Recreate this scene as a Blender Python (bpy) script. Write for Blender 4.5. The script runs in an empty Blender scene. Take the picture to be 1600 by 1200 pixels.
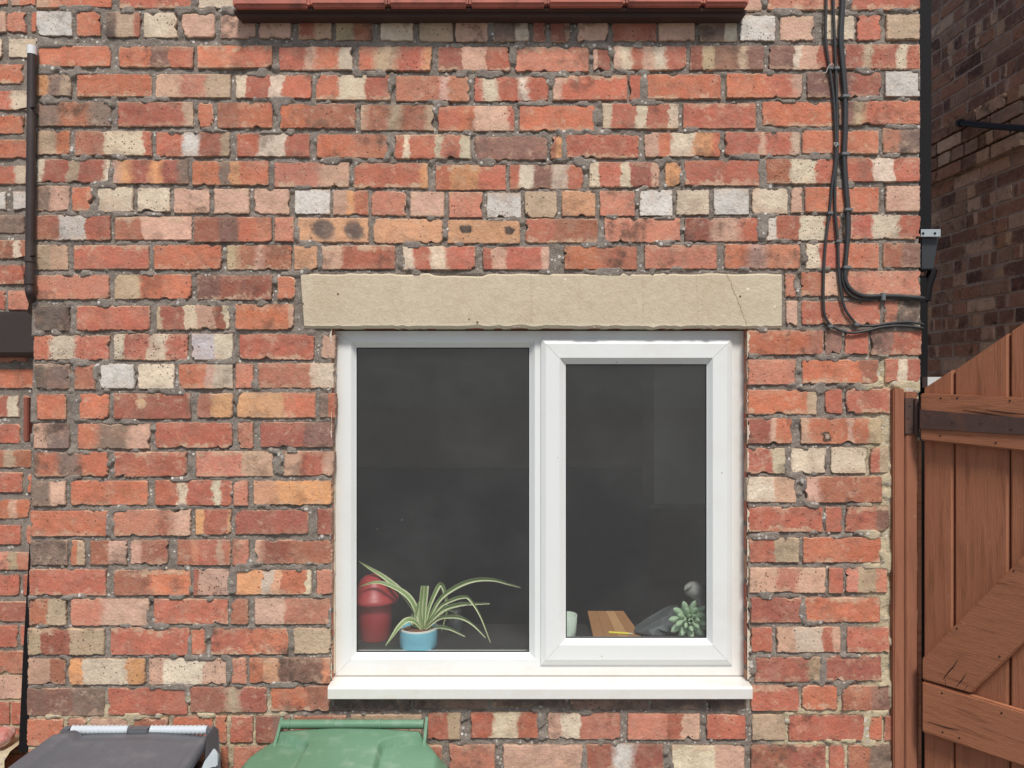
import bpy, bmesh, math, random
import numpy as np
from mathutils import Vector, noise as mnoise
R = math.radians
random.seed(7)
scene = bpy.context.scene
C = scene.collection
# ------------------------------------------------------------------ camera, sky, sun, exposure
S = 0.00193                    # metres per photo pixel on the wall face (y = 0)
F = 1166.0                     # focal length in photo pixels
D = F * S                      # camera distance to the wall
CZ = 2.0                       # camera height
cam = bpy.data.objects.new('camera', bpy.data.cameras.new('camera'))
C.objects.link(cam)
cam.location = (0, -D, CZ); cam.rotation_euler = (R(90), 0, 0)
cam.data.sensor_width = 36; cam.data.lens = 36 * F / 1600
cam.data.clip_start = 0.05; cam.data.clip_end = 2000
scene.camera = cam
SUN_EL, SUN_AZ = 54, 9         # azimuth: degrees to the right of straight behind the camera
world = bpy.data.worlds.new('World'); scene.world = world; world.use_nodes = True
wn = world.node_tree.nodes; wl = world.node_tree.links
bg = wn['Background']
sky = wn.new('ShaderNodeTexSky'); sky.sky_type = 'NISHITA'; sky.sun_disc = False
sky.sun_elevation = R(SUN_EL); sky.sun_rotation = R(180 - SUN_AZ)
sky.air_density = 1.0; sky.dust_density = 2.0; sky.ozone_density = 1.0
wl.new(sky.outputs[0], bg.inputs[0]); bg.inputs[1].default_value = 0.10
sl = bpy.data.lights.new('sun', 'SUN'); sl.energy = 3.0; sl.angle = R(11); sl.color = (1, .955, .90)
sun = bpy.data.objects.new('sun', sl); C.objects.link(sun)
sdir = Vector((math.sin(R(SUN_AZ)) * math.cos(R(SUN_EL)), -math.cos(R(SUN_AZ)) * math.cos(R(SUN_EL)), math.sin(R(SUN_EL))))
sun.rotation_euler = sdir.to_track_quat('Z', 'Y').to_euler(); sun.location = (0, -6, 9)
vs = scene.view_settings
vs.view_transform = 'Standard'; vs.look = 'None'; vs.gamma = 1; vs.exposure = 0.09; vs.use_curve_mapping = False

# ------------------------------------------------------------------ helpers
def P(px, py, y=0.0):
    """point at depth y that stands where the photograph shows (px, py)"""
    d = D + y
    return Vector(((px - 800) / F * d, y, CZ - (py - 600) / F * d))
def lin(c):
    r = []
    for v in c:
        v /= 255
        r.append(v / 12.92 if v <= .04045 else ((v + .055) / 1.055) ** 2.4)
    return (*r, 1)
WO = {}                        # world origin of every object
def tag(o, label=None, cat=None, group=None, kind=None):
    if label: o['label'] = label
    if cat: o['category'] = cat
    if group: o['group'] = group
    if kind: o['kind'] = kind
    return o
def empty(name, loc, label=None, cat=None, group=None):
    o = bpy.data.objects.new(name, None); C.objects.link(o)
    o.location = loc; o.empty_display_size = .1; WO[o] = Vector(loc)
    return tag(o, label, cat, group)
class MB:
    def __init__(s): s.v = []; s.f = []; s.m = []; s.sm = []
    def add(s, vs, fs, mi=0, smooth=False):
        n = len(s.v); s.v += [Vector(v) for v in vs]
        for f in fs: s.f.append([i + n for i in f]); s.m.append(mi); s.sm.append(smooth)
        return s
    def hexa(s, p, mi=0):      # 8 points: front loop 0-3, back loop 4-7
        return s.add(p, [(0,1,2,3), (7,6,5,4), (0,4,5,1), (1,5,6,2), (2,6,7,3), (3,7,4,0)], mi)
    def box(s, a, b, mi=0):
        x0, y0, z0 = a; x1, y1, z1 = b
        return s.hexa([(x0,y0,z0),(x1,y0,z0),(x1,y0,z1),(x0,y0,z1),(x0,y1,z0),(x1,y1,z0),(x1,y1,z1),(x0,y1,z1)], mi)
    def tube(s, pts, r, n=10, mi=0, cap=True, smooth=True):
        pts = [Vector(p) for p in pts]; rs = r if isinstance(r, (list, tuple)) else [r] * len(pts)
        rings = []; ref = Vector((.13, -.9, .21))
        for i, p in enumerate(pts):
            t = (pts[min(i+1, len(pts)-1)] - pts[max(i-1, 0)]).normalized()
            if abs(t.dot(ref.normalized())) > .95: ref = Vector((.8, .2, .5))
            a = t.cross(ref).normalized(); b = t.cross(a)
            rings.append([p + rs[i] * (math.cos(2*math.pi*k/n) * a + math.sin(2*math.pi*k/n) * b) for k in range(n)])
        vs = [v for rg in rings for v in rg]; fs = []
        for i in range(len(pts) - 1):
            for k in range(n): fs.append((i*n+k, i*n+(k+1)%n, (i+1)*n+(k+1)%n, (i+1)*n+k))
        s.add(vs, fs, mi, smooth)
        if cap: s.add(rings[0], [tuple(range(n))[::-1]], mi); s.add(rings[-1], [tuple(range(n))], mi)
        return s
    def lathe(s, prof, c, n=32, mi=0, axis='z', cap=False):
        c = Vector(c); vs = []; fs = []
        for r, h in prof:
            for k in range(n):
                a = 2*math.pi*k/n
                vs.append(c + (Vector((r*math.cos(a), r*math.sin(a), h)) if axis == 'z' else Vector((h, r*math.cos(a), r*math.sin(a)))))
        for i in range(len(prof)-1):
            for k in range(n): fs.append((i*n+k, i*n+(k+1)%n, (i+1)*n+(k+1)%n, (i+1)*n+k))
        s.add(vs, fs, mi, True)
        if cap:
            s.add(vs[:n], [tuple(range(n))[::-1]], mi); s.add(vs[-n:], [tuple(range(n))], mi)
        return s
    def build(s, name, mats, parent=None, origin=None, bevel=0, seg=2):
        vs = s.v
        if origin is None:
            lo = [min(v[i] for v in vs) for i in range(3)]; hi = [max(v[i] for v in vs) for i in range(3)]
            origin = Vector([(a+b)/2 for a, b in zip(lo, hi)])
        origin = Vector(origin)
        me = bpy.data.meshes.new(name); me.from_pydata([v - origin for v in vs], [], s.f)
        for m in (mats if isinstance(mats, (list, tuple)) else [mats]): me.materials.append(m)
        me.polygons.foreach_set('material_index', s.m); me.polygons.foreach_set('use_smooth', s.sm)
        bm = bmesh.new(); bm.from_mesh(me); bmesh.ops.recalc_face_normals(bm, faces=bm.faces)
        if bevel:
            bmesh.ops.remove_doubles(bm, verts=bm.verts, dist=1e-5)
            bmesh.ops.bevel(bm, geom=[e for e in bm.edges if e.calc_face_angle(0) > .6], offset=bevel, segments=seg, affect='EDGES', clamp_overlap=True)
        bm.to_mesh(me); bm.free()
        o = bpy.data.objects.new(name, me); C.objects.link(o); WO[o] = origin
        if parent: o.parent = parent; o.location = origin - WO[parent]
        else: o.location = origin
        return o
def spline(pts, n=8):
    pts = [Vector(p) for p in pts]; out = []
    for i in range(len(pts)-1):
        p0 = pts[max(i-1,0)]; p1 = pts[i]; p2 = pts[i+1]; p3 = pts[min(i+2, len(pts)-1)]
        for k in range(n):
            t = k/n
            out.append(.5*((2*p1)+(p2-p0)*t+(2*p0-5*p1+4*p2-p3)*t*t+(3*p1-p0-3*p2+p3)*t**3))
    out.append(pts[-1]); return out

# ------------------------------------------------------------------ materials
def N(nt, typ, **kw):
    n = nt.nodes.new(typ)
    for k, v in kw.items():
        if k[0] == 'i' and k[1:].isdigit(): n.inputs[int(k[1:])].default_value = v
        else: setattr(n, k, v)
    return n
def mathn(nt, op, a, b=None, c=None, clamp=False):
    n = nt.nodes.new('ShaderNodeMath'); n.operation = op; n.use_clamp = clamp
    for i, v in enumerate((a, b, c)):
        if v is None: continue
        if isinstance(v, (int, float)): n.inputs[i].default_value = v
        else: nt.links.new(v, n.inputs[i])
    return n.outputs[0]
def sstep(nt, v, lo, hi):
    n = nt.nodes.new('ShaderNodeMapRange'); n.interpolation_type = 'SMOOTHSTEP'
    nt.links.new(v, n.inputs[0]); n.inputs[1].default_value = lo; n.inputs[2].default_value = hi
    return n.outputs[0]
def mixc(nt, fac, a, b, mode='MIX'):
    n = nt.nodes.new('ShaderNodeMix'); n.data_type = 'RGBA'; n.blend_type = mode
    for i, v in ((0, fac), (6, a), (7, b)):
        if isinstance(v, (int, float)): n.inputs[i].default_value = v
        elif isinstance(v, tuple): n.inputs[i].default_value = v
        else: nt.links.new(v, n.inputs[i])
    return n.outputs[2]
def noisen(nt, vec, scale, detail=3, rough=.55):
    n = N(nt, 'ShaderNodeTexNoise'); n.inputs['Scale'].default_value = scale
    n.inputs['Detail'].default_value = detail; n.inputs['Roughness'].default_value = rough
    if vec is not None: nt.links.new(vec, n.inputs['Vector'])
    return n.outputs[0]
def newmat(name):
    m = bpy.data.materials.new(name); m.use_nodes = True
    return m, m.node_tree, m.node_tree.nodes['Principled BSDF']
def plain(name, rgb, rough=.6, metal=0, var=.12, scale=14, dirt=None, dirt_amt=.3, bump=.15, bscale=150, spec=.4, dscale=6):
    """painted / moulded surface with mottling, dirt and fine relief"""
    m, nt, b = newmat(name)
    tc = N(nt, 'ShaderNodeNewGeometry').outputs['Position']
    n1 = noisen(nt, tc, scale, 5); n2 = noisen(nt, tc, bscale, 3)
    v = mathn(nt, 'MULTIPLY_ADD', n1, 2*var, 1-var)
    v = mathn(nt, 'MULTIPLY', v, mathn(nt, 'MULTIPLY_ADD', n2, var, 1-var*.5))
    comb = N(nt, 'ShaderNodeCombineColor')
    for i in range(3): nt.links.new(v, comb.inputs[i])
    col = mixc(nt, 1.0, lin(rgb), comb.outputs[0], 'MULTIPLY')
    if dirt:
        dm = mathn(nt, 'MULTIPLY', sstep(nt, noisen(nt, tc, dscale, 6, .65), .48, .72), dirt_amt)
        col = mixc(nt, dm, col, lin(dirt))
    nt.links.new(col, b.inputs['Base Color'])
    b.inputs['Roughness'].default_value = rough; b.inputs['Metallic'].default_value = metal
    b.inputs['Specular IOR Level'].default_value = spec
    if bump:
        bp = N(nt, 'ShaderNodeBump'); bp.inputs['Strength'].default_value = bump; bp.inputs['Distance'].default_value = .003
        nt.links.new(n2, bp.inputs['Height']); nt.links.new(bp.outputs[0], b.inputs['Normal'])
    return m

PAL = {'R': (183,106,86), 'r': (157,92,78), 'O': (196,117,89), 'o': (216,160,128), 'Y': (216,156,110), 'C': (216,199,174),
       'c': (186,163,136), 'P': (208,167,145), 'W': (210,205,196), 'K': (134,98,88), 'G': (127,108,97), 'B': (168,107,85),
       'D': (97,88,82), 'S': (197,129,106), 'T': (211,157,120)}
# shared look of a weathered brick: grain, mottling, pale rubbed edges, soot, pits
def brick_group():
    g = bpy.data.node_groups.new('weathered_brick', 'ShaderNodeTree')
    for nme, typ, dv in (('Color','NodeSocketColor',(1,0,0,1)), ('Top','NodeSocketFloat',0), ('Bottom','NodeSocketFloat',0), ('Soot','NodeSocketFloat',.2), ('Spots','NodeSocketFloat',.3)):
        k = g.interface.new_socket(nme, in_out='INPUT', socket_type=typ); k.default_value = dv
    g.interface.new_socket('Shader', in_out='OUTPUT', socket_type='NodeSocketShader')
    gi = N(g, 'NodeGroupInput').outputs; go = N(g, 'NodeGroupOutput')
    tc = N(g, 'ShaderNodeTexCoord'); oi = N(g, 'ShaderNodeObjectInfo')
    off = N(g, 'ShaderNodeVectorMath', operation='MULTIPLY_ADD')
    off.inputs[1].default_value = (37, 23, 51)
    rv = N(g, 'ShaderNodeCombineXYZ')
    for i in range(3): g.links.new(oi.outputs['Random'], rv.inputs[i])
    g.links.new(rv.outputs[0], off.inputs[0]); g.links.new(tc.outputs['Object'], off.inputs[2])
    vec = off.outputs[0]
    n1 = noisen(g, vec, 17, 4, .6); n2 = noisen(g, vec, 150, 3, .6); n3 = noisen(g, vec, 9, 5, .65); n4 = noisen(g, vec, 45, 4, .65)
    gz = N(g, 'ShaderNodeSeparateXYZ'); g.links.new(tc.outputs['Generated'], gz.inputs[0])
    # value variation
    v = mathn(g, 'MULTIPLY', mathn(g, 'MULTIPLY_ADD', n1, .75, .66), mathn(g, 'MULTIPLY_ADD', n2, .6, .71))
    v = mathn(g, 'MULTIPLY', v, mathn(g, 'MULTIPLY_ADD', oi.outputs['Random'], .16, .93))
    cc = N(g, 'ShaderNodeCombineColor')
    for i in range(3): g.links.new(v, cc.inputs[i])
    col = mixc(g, 1.0, gi['Color'], cc.outputs[0], 'MULTIPLY')
    # drift towards orange or plum inside a brick
    col = mixc(g, mathn(g, 'MULTIPLY', sstep(g, n3, .5, .75), .28), col, lin((216,156,122)))
    col = mixc(g, mathn(g, 'MULTIPLY', sstep(g, noisen(g, vec, 13, 3), .52, .75), .30), col, lin((142,94,82)))
    # pale rubbed top / bottom arris
    wob = mathn(g, 'MULTIPLY_ADD', n4, .9, -.45)
    top = mathn(g, 'MULTIPLY', sstep(g, mathn(g, 'ADD', gz.outputs[2], wob), .74, .86), gi['Top'])
    bot = mathn(g, 'MULTIPLY', sstep(g, mathn(g, 'SUBTRACT', mathn(g, 'SUBTRACT', 1, gz.outputs[2]), wob), .78, .88), gi['Bottom'])
    brk = sstep(g, noisen(g, vec, 22, 5, .7), .40, .58)
    col = mixc(g, mathn(g, 'MULTIPLY', mathn(g, 'MAXIMUM', top, bot), brk), col, lin((208,178,148)))
    at = N(g, 'ShaderNodeAttribute', attribute_name='edge').outputs['Fac']
    em = mathn(g, 'MULTIPLY', sstep(g, mathn(g, 'ADD', at, mathn(g, 'MULTIPLY_ADD', n4, 1.1, -.55)), .50, .85), .60)
    col = mixc(g, em, col, mixc(g, sstep(g, n3, .47, .60), lin((124,104,92)), lin((206,178,150))))
    # lime bloom
    col = mixc(g, mathn(g, 'MULTIPLY', sstep(g, noisen(g, vec, 30, 6, .7), .54, .70), .46), col, lin((214,186,160)))
    # street dust greys the colour down unevenly
    col = mixc(g, mathn(g, 'MULTIPLY_ADD', sstep(g, noisen(g, vec, 24, 5, .7), .4, .7), .24, .06), col, lin((178,152,132)))
    # soot
    sm = mathn(g, 'MULTIPLY', sstep(g, noisen(g, vec, 14, 5, .68), .50, .68), gi['Soot'])
    col = mixc(g, sm, col, lin((84,72,64)))
    # pits
    vo = N(g, 'ShaderNodeTexVoronoi'); vo.inputs['Scale'].default_value = 140; g.links.new(vec, vo.inputs['Vector'])
    cs = N(g, 'ShaderNodeSeparateColor'); g.links.new(vo.outputs['Color'], cs.inputs[0])
    pit = mathn(g, 'MULTIPLY', mathn(g, 'LESS_THAN', vo.outputs['Distance'], mathn(g, 'MULTIPLY', mathn(g, 'MULTIPLY', cs.outputs[1], n4), .75)), mathn(g, 'LESS_THAN', cs.outputs[0], gi['Spots']))
    col = mixc(g, mathn(g, 'MULTIPLY', pit, .75), col, lin((92,66,56)))
    b = N(g, 'ShaderNodeBsdfPrincipled'); b.inputs['Roughness'].default_value = .9; b.inputs['Specular IOR Level'].default_value = .2
    g.links.new(col, b.inputs['Base Color'])
    h = mathn(g, 'ADD', mathn(g, 'MULTIPLY', n4, 1.0), mathn(g, 'MULTIPLY', n2, .35))
    h = mathn(g, 'SUBTRACT', h, mathn(g, 'MULTIPLY', pit, .5))
    bp = N(g, 'ShaderNodeBump'); bp.inputs['Strength'].default_value = .75; bp.inputs['Distance'].default_value = .0055
    g.links.new(h, bp.inputs['Height']); g.links.new(bp.outputs[0], b.inputs['Normal'])
    g.links.new(b.outputs[0], go.inputs[0])
    return g
BG = brick_group()
BM = {}
def brick_mat(spec, flags, marks=()):
    """spec 'R35C50R' = red to 35 %, cream to 50 %, then red; flags t b d s v"""
    key = (spec, flags, tuple(marks))
    if key in BM: return BM[key]
    m = bpy.data.materials.new('brick'); m.use_nodes = True; nt = m.node_tree
    nt.nodes.remove(nt.nodes['Principled BSDF'])
    out = nt.nodes['Material Output']
    gn = N(nt, 'ShaderNodeGroup'); gn.node_tree = BG
    segs = []; i = 0
    while i < len(spec):
        ch = spec[i]; j = i+1
        while j < len(spec) and spec[j].isdigit(): j += 1
        segs.append((ch, float(spec[i+1:j])/100 if j > i+1 else 1.0)); i = j
    if len(segs) == 1 and not marks:
        gn.inputs['Color'].default_value = lin(PAL[segs[0][0]])
        col = None
    else:
        tc = N(nt, 'ShaderNodeTexCoord'); sp = N(nt, 'ShaderNodeSeparateXYZ'); nt.links.new(tc.outputs['Generated'], sp.inputs[0])
        nz = noisen(nt, tc.outputs['Object'], 38, 4, .6)
        x = mathn(nt, 'ADD', sp.outputs[0], mathn(nt, 'MULTIPLY_ADD', nz, .20, -.10))
        x = mathn(nt, 'ADD', x, mathn(nt, 'MULTIPLY', mathn(nt, 'SUBTRACT', sp.outputs[2], .5), random.uniform(-.05, .05)))
        cr = N(nt, 'ShaderNodeValToRGB'); el = cr.color_ramp.elements
        soft = .055 if 'v' in flags else random.uniform(.010, .032)
        stops = []; p0 = 0
        for k, (ch, e) in enumerate(segs):
            j_ = random.uniform(.92, 1.05); c = [min(255, v*j_*k_) for v, k_ in zip(PAL[ch], (1, random.uniform(.98,1.02), random.uniform(.96,1.03)))]
            stops.append((p0 + (soft if k else 0), lin(c)))
            if k < len(segs)-1: stops.append((e - soft, lin(c)))
            p0 = e
        el[0].position, el[0].color = stops[0]; 
        if len(stops) > 1: el[1].position, el[1].color = stops[1]
        else: el[1].position, el[1].color = 1.0, stops[0][1]
        for s_ in stops[2:]:
            e_ = el.new(s_[0]); e_.color = s_[1]
        nt.links.new(x, cr.inputs[0]); col = cr.outputs[0]
        for (u, w, ru, rw, rgb, amt, sft) in marks:
            dx = mathn(nt, 'DIVIDE', mathn(nt, 'SUBTRACT', x, u), ru); dz = mathn(nt, 'DIVIDE', mathn(nt, 'SUBTRACT', sp.outputs[2], w), rw)
            dd = mathn(nt, 'ADD', mathn(nt, 'POWER', mathn(nt, 'ABSOLUTE', dx), 2.3), mathn(nt, 'POWER', mathn(nt, 'ABSOLUTE', dz), 2.3))
            mk = mathn(nt, 'MULTIPLY', sstep(nt, dd, 1+sft, 1-sft), amt)
            col = mixc(nt, mk, col, lin(rgb))
        nt.links.new(col, gn.inputs['Color'])
    pale = all(s[0] in 'CWcP' for s in segs)
    gn.inputs['Top'].default_value = .75 if 't' in flags else random.choice((0,.12,.3))
    gn.inputs['Bottom'].default_value = .8 if 'b' in flags else random.choice((0,.2,.45))
    gn.inputs['Soot'].default_value = .75 if 'd' in flags else (random.choice((.25,.35,.5)) if not pale else .25)
    gn.inputs['Spots'].default_value = .38 if 's' in flags else random.choice((.05,.1,.16))
    nt.links.new(gn.outputs[0], out.inputs[0])
    BM[key] = m; return m

def mortar_mat():
    m, nt, b = newmat('mortar')
    pos = N(nt, 'ShaderNodeNewGeometry').outputs['Position']
    sp = N(nt, 'ShaderNodeSeparateXYZ'); nt.links.new(pos, sp.inputs[0])
    n1 = noisen(nt, pos, 7, 5, .6); n2 = noisen(nt, pos, 220, 4, .7); n3 = noisen(nt, pos, 40, 5, .65)
    cr = N(nt, 'ShaderNodeValToRGB'); e = cr.color_ramp.elements
    e[0].position = .3; e[0].color = lin((119,109,100)); e[1].position = .7; e[1].color = lin((172,160,148))
    nt.links.new(mathn(nt, 'MULTIPLY_ADD', n3, .6, mathn(nt, 'MULTIPLY', n1, .4)), cr.inputs[0])
    v = mathn(nt, 'MULTIPLY_ADD', n2, 1.3, .35); cc = N(nt, 'ShaderNodeCombineColor')
    for i in range(3): nt.links.new(v, cc.inputs[i])
    col = mixc(nt, 1.0, cr.outputs[0], cc.outputs[0], 'MULTIPLY')
    # older lime pointing: near the gate post, low on the wall and in odd patches
    a = sstep(nt, sp.outputs[0], 1.03, 1.10); a2 = sstep(nt, sp.outputs[2], 2.12, 2.02)
    low = mathn(nt, 'MULTIPLY', sstep(nt, sp.outputs[2], 1.09, 1.02), mathn(nt, 'MAXIMUM', sstep(nt, sp.outputs[0], .74, .84), sstep(nt, sp.outputs[0], -.62, -.72)))
    reg = mathn(nt, 'MAXIMUM', mathn(nt, 'MULTIPLY', a, a2), low)
    lm = mathn(nt, 'MULTIPLY', reg, sstep(nt, n3, .30, .44))
    lm = mathn(nt, 'MAXIMUM', lm, mathn(nt, 'MULTIPLY', sstep(nt, noisen(nt, pos, 11, 6, .7), .66, .72), .8))
    col = mixc(nt, lm, col, lin((208,192,160)))
    # pebbles in the mortar
    vo = N(nt, 'ShaderNodeTexVoronoi'); vo.inputs['Scale'].default_value = 85; nt.links.new(pos, vo.inputs['Vector'])
    cs = N(nt, 'ShaderNodeSeparateColor'); nt.links.new(vo.outputs['Color'], cs.inputs[0])
    pb = mathn(nt, 'MULTIPLY', mathn(nt, 'LESS_THAN', vo.outputs['Distance'], mathn(nt, 'MULTIPLY', cs.outputs[1], .50)), mathn(nt, 'LESS_THAN', cs.outputs[0], .42))
    col = mixc(nt, mathn(nt, 'MULTIPLY', pb, .9), col, mixc(nt, cs.outputs[2], lin((160,150,138)), lin((236,230,220))))
    col = mixc(nt, mathn(nt, 'MULTIPLY', sstep(nt, noisen(nt, pos, 20, 5, .7), .56, .72), .5), col, lin((78,70,65)))
    nt.links.new(col, b.inputs['Base Color']); b.inputs['Roughness'].default_value = .95; b.inputs['Specular IOR Level'].default_value = .15
    bp = N(nt, 'ShaderNodeBump'); bp.inputs['Strength'].default_value = .9; bp.inputs['Distance'].default_value = .006
    h = mathn(nt, 'ADD', n2, mathn(nt, 'MULTIPLY', pb, .6)); nt.links.new(h, bp.inputs['Height']); nt.links.new(bp.outputs[0], b.inputs['Normal'])
    return m
M_MORTAR = mortar_mat()
def brick_texture_mat(name, c1, c2, cm):
    m, nt, b = newmat(name)
    pos = N(nt, 'ShaderNodeNewGeometry').outputs['Position']; sp = N(nt, 'ShaderNodeSeparateXYZ'); nt.links.new(pos, sp.inputs[0])
    cb = N(nt, 'ShaderNodeCombineXYZ'); nt.links.new(mathn(nt, 'ADD', sp.outputs[0], sp.outputs[1]), cb.inputs[0]); nt.links.new(sp.outputs[2], cb.inputs[1])
    bt = N(nt, 'ShaderNodeTexBrick'); nt.links.new(cb.outputs[0], bt.inputs[0])
    bt.inputs['Color1'].default_value = lin(c1); bt.inputs['Color2'].default_value = lin(c2); bt.inputs['Mortar'].default_value = lin(cm)
    bt.inputs['Scale'].default_value = 1; bt.inputs['Mortar Size'].default_value = .007; bt.inputs['Brick Width'].default_value = .24; bt.inputs['Row Height'].default_value = .0875
    nt.links.new(mixc(nt, .35, bt.outputs[0], noisen(nt, pos, 12, 5), 'MULTIPLY'), b.inputs['Base Color'])
    b.inputs['Roughness'].default_value = .9
    bp = N(nt, 'ShaderNodeBump'); bp.inputs['Strength'].default_value = .6; bp.inputs['Distance'].default_value = .006; bp.invert = True
    nt.links.new(bt.outputs[1], bp.inputs['Height']); nt.links.new(bp.outputs[0], b.inputs['Normal'])
    return m
M_SIDE = brick_texture_mat('brickwork_far', (186,100,80), (196,150,122), (118,108,100))
M_PVC = plain('white_plastic', (229,231,228), .32, var=.02, scale=5, dirt=(205,196,178), dirt_amt=.22, bump=.03, bscale=60, spec=.5, dscale=4)
nt_ = M_PVC.node_tree; b__ = nt_.nodes['Principled BSDF']; src = b__.inputs['Base Color'].links[0].from_socket
pp_ = N(nt_, 'ShaderNodeNewGeometry').outputs['Position']; sx_ = N(nt_, 'ShaderNodeSeparateXYZ'); nt_.links.new(pp_, sx_.inputs[0])
edge_ = mathn(nt_, 'MAXIMUM', sstep(nt_, sx_.outputs[0], P(1140,0).x, P(1168,0).x), sstep(nt_, sx_.outputs[0], P(536,0).x, P(518,0).x))
edge_ = mathn(nt_, 'MAXIMUM', edge_, mathn(nt_, 'MULTIPLY', sstep(nt_, sx_.outputs[2], P(0,1042).z, P(0,1058).z), .7))
gm_ = mathn(nt_, 'MULTIPLY', edge_, mathn(nt_, 'MULTIPLY_ADD', noisen(nt_, pp_, 26, 6, .7), 1.3, -.2, clamp=True))
cg = mixc(nt_, mathn(nt_, 'MULTIPLY', gm_, .55), src, lin((206,182,150)))
vo_ = N(nt_, 'ShaderNodeTexVoronoi'); vo_.inputs['Scale'].default_value = 22; nt_.links.new(pp_, vo_.inputs['Vector'])
cs_ = N(nt_, 'ShaderNodeSeparateColor'); nt_.links.new(vo_.outputs['Color'], cs_.inputs[0])
fl_ = mathn(nt_, 'MULTIPLY', mathn(nt_, 'LESS_THAN', vo_.outputs['Distance'], .055), mathn(nt_, 'LESS_THAN', cs_.outputs[0], .10))
nt_.links.new(mixc(nt_, mathn(nt_, 'MULTIPLY', fl_, .6), cg, lin((150,132,112))), b__.inputs['Base Color'])
M_SEAL = plain('sealant', (206,192,168), .7, var=.15, scale=25, dirt=(150,120,98), dirt_amt=.7, dscale=18)
M_GASKET = plain('rubber_gasket', (40,42,42), .5, bump=0)

# ------------------------------------------------------------------ ground
gm, gnt, gb = newmat('concrete_paving')
gpos = N(gnt, 'ShaderNodeNewGeometry').outputs['Position']
gcr = N(gnt, 'ShaderNodeValToRGB'); gcr.color_ramp.elements[0].color = lin((96,94,90)); gcr.color_ramp.elements[1].color = lin((140,136,128))
gnt.links.new(noisen(gnt, gpos, 3, 8, .65), gcr.inputs[0]); gnt.links.new(gcr.outputs[0], gb.inputs['Base Color']); gb.inputs['Roughness'].default_value = .92
tag(MB().add([(-300,-300,0),(300,-300,0),(300,300,0),(-300,300,0)], [(0,1,2,3)]).build('ground', gm), kind='structure')

# unseen rise added behind the viewer to tone down the sky mirrored in the panes
hv = []; hf = []
for i in range(61):
    a_ = R(200 + 140*i/60); 
    for k in range(6): rr_ = 60 + 9*k; hv.append((rr_*math.cos(a_), rr_*math.sin(a_), -.2 + (9 + 2.5*mnoise.noise(Vector((i*.35, 0, 0))))*math.sin(min(1, k/4)*math.pi/2) + 1.2*mnoise.noise(Vector((i*1.1, k*.9, 3)))*(k > 0)))
for i in range(60):
    for k in range(5): hf.append((i*6+k, i*6+6+k, i*6+7+k, i*6+k+1))
tag(MB().add(hv, hf, 0, True).build('reflection_backdrop', plain('backdrop_grey', (158,158,150), .95, var=.3, scale=.6)), kind='structure')

# ------------------------------------------------------------------ the house wall
WXL, WXR = P(43, 0).x, P(1438, 0).x                       # corners of the wall
CORNER = ((P(56.5,0).x, P(0,90).z), (P(41.5,0).x, P(0,1130).z))      # the left corner leans a little
OX0, OX1 = P(519, 0).x, P(1167, 0).x                      # window opening
OZ1, OZ0 = P(0, 513).z, P(0, 1082).z
house = empty('brick_house', (0, .1, 0), 'weathered red and cream brick house wall around the white window', 'house')
core = MB()
yb = .28; yf = .014; top = 4.9
xt_, xb_ = CORNER[0][0]+.004, CORNER[1][0]+.004; zt_, zb_ = CORNER[0][1], CORNER[1][1]
core.hexa([(xb_,yf,zb_), (OX0-.003,yf,zb_), (OX0-.003,yf,zt_), (xt_,yf,zt_), (xb_,yb,zb_), (OX0-.003,yb,zb_), (OX0-.003,yb,zt_), (xt_,yb,zt_)])
core.box((xb_, yf, 0), (OX0-.003, yb, zb_-.0005)); core.box((xt_, yf, zt_+.0005), (OX0-.003, yb, top))
core.box((OX1+.003, yf, 0), (WXR-.004, yb, top))
core.box((OX0-.003, yf+.001, OZ1), (OX1+.003, yb-.001, top-.001)); core.box((OX0-.003, yf+.001, 0.001), (OX1+.003, yb-.001, OZ0))
core.box((xt_+.002, yb+.001, 0), (WXL+.2, 3.2, top)); core.box((WXR-.2, yb+.001, 0), (WXR-.004, 3.2, top))
core.build('wall_backing', M_SIDE, house)

# rows: top and bottom pixel at x = 55, 800, 1437
ROWS = {
 0: ((-27,10),(-20,18),(-22,15)), 1: ((17,55),(28,65),(22,61)), 2: ((71,103),(74,112),(69,106)), 3: ((115,150),(120,158),(112,150)),
 4: ((158,196),(166,205),(157,194)), 5: ((204,241),(213,250),(201,238)), 6: ((248,284),(258,297),(245,283)), 7: ((291,328),(301,340),(291,329)),
 8: ((336,374),(344,381),(336,373)), 9: ((383,421),(386,421),(380,418)), 10: ((430,467),(432,468),(424,461)), 11: ((478,516),(475,513),(470,507)),
 12: ((524,563),(521,558),(514,553)), 13: ((570,608),(567,605),(561,598)), 14: ((616,655),(613,650),(608,645)), 15: ((663,701),(658,697),(653,692)),
 16: ((708,745),(704,742),(699,738)), 17: ((752,790),(750,788),(745,784)), 18: ((798,837),(796,834),(792,830)), 19: ((845,883),(843,881),(839,878)),
 20: ((891,930),(890,928),(887,926)), 21: ((937,977),(936,974),(934,972)), 22: ((983,1024),(982,1021),(980,1019)), 23: ((1030,1070),(1029,1067),(1026,1064)),
 24: ((1077,1119),(1070,1106),(1072,1111)), 25: ((1125,1165),(1114,1154),(1119,1157)), 26: ((1172,1212),(1164,1205),(1166,1205))}
def row_y(r, x):
    a, b, c = ROWS[r]
    if x < 800: t = (x-55)/745; return a[0]+(b[0]-a[0])*t, a[1]+(b[1]-a[1])*t
    t = (x-800)/637; return b[0]+(c[0]-b[0])*t, b[1]+(c[1]-b[1])*t
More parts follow.
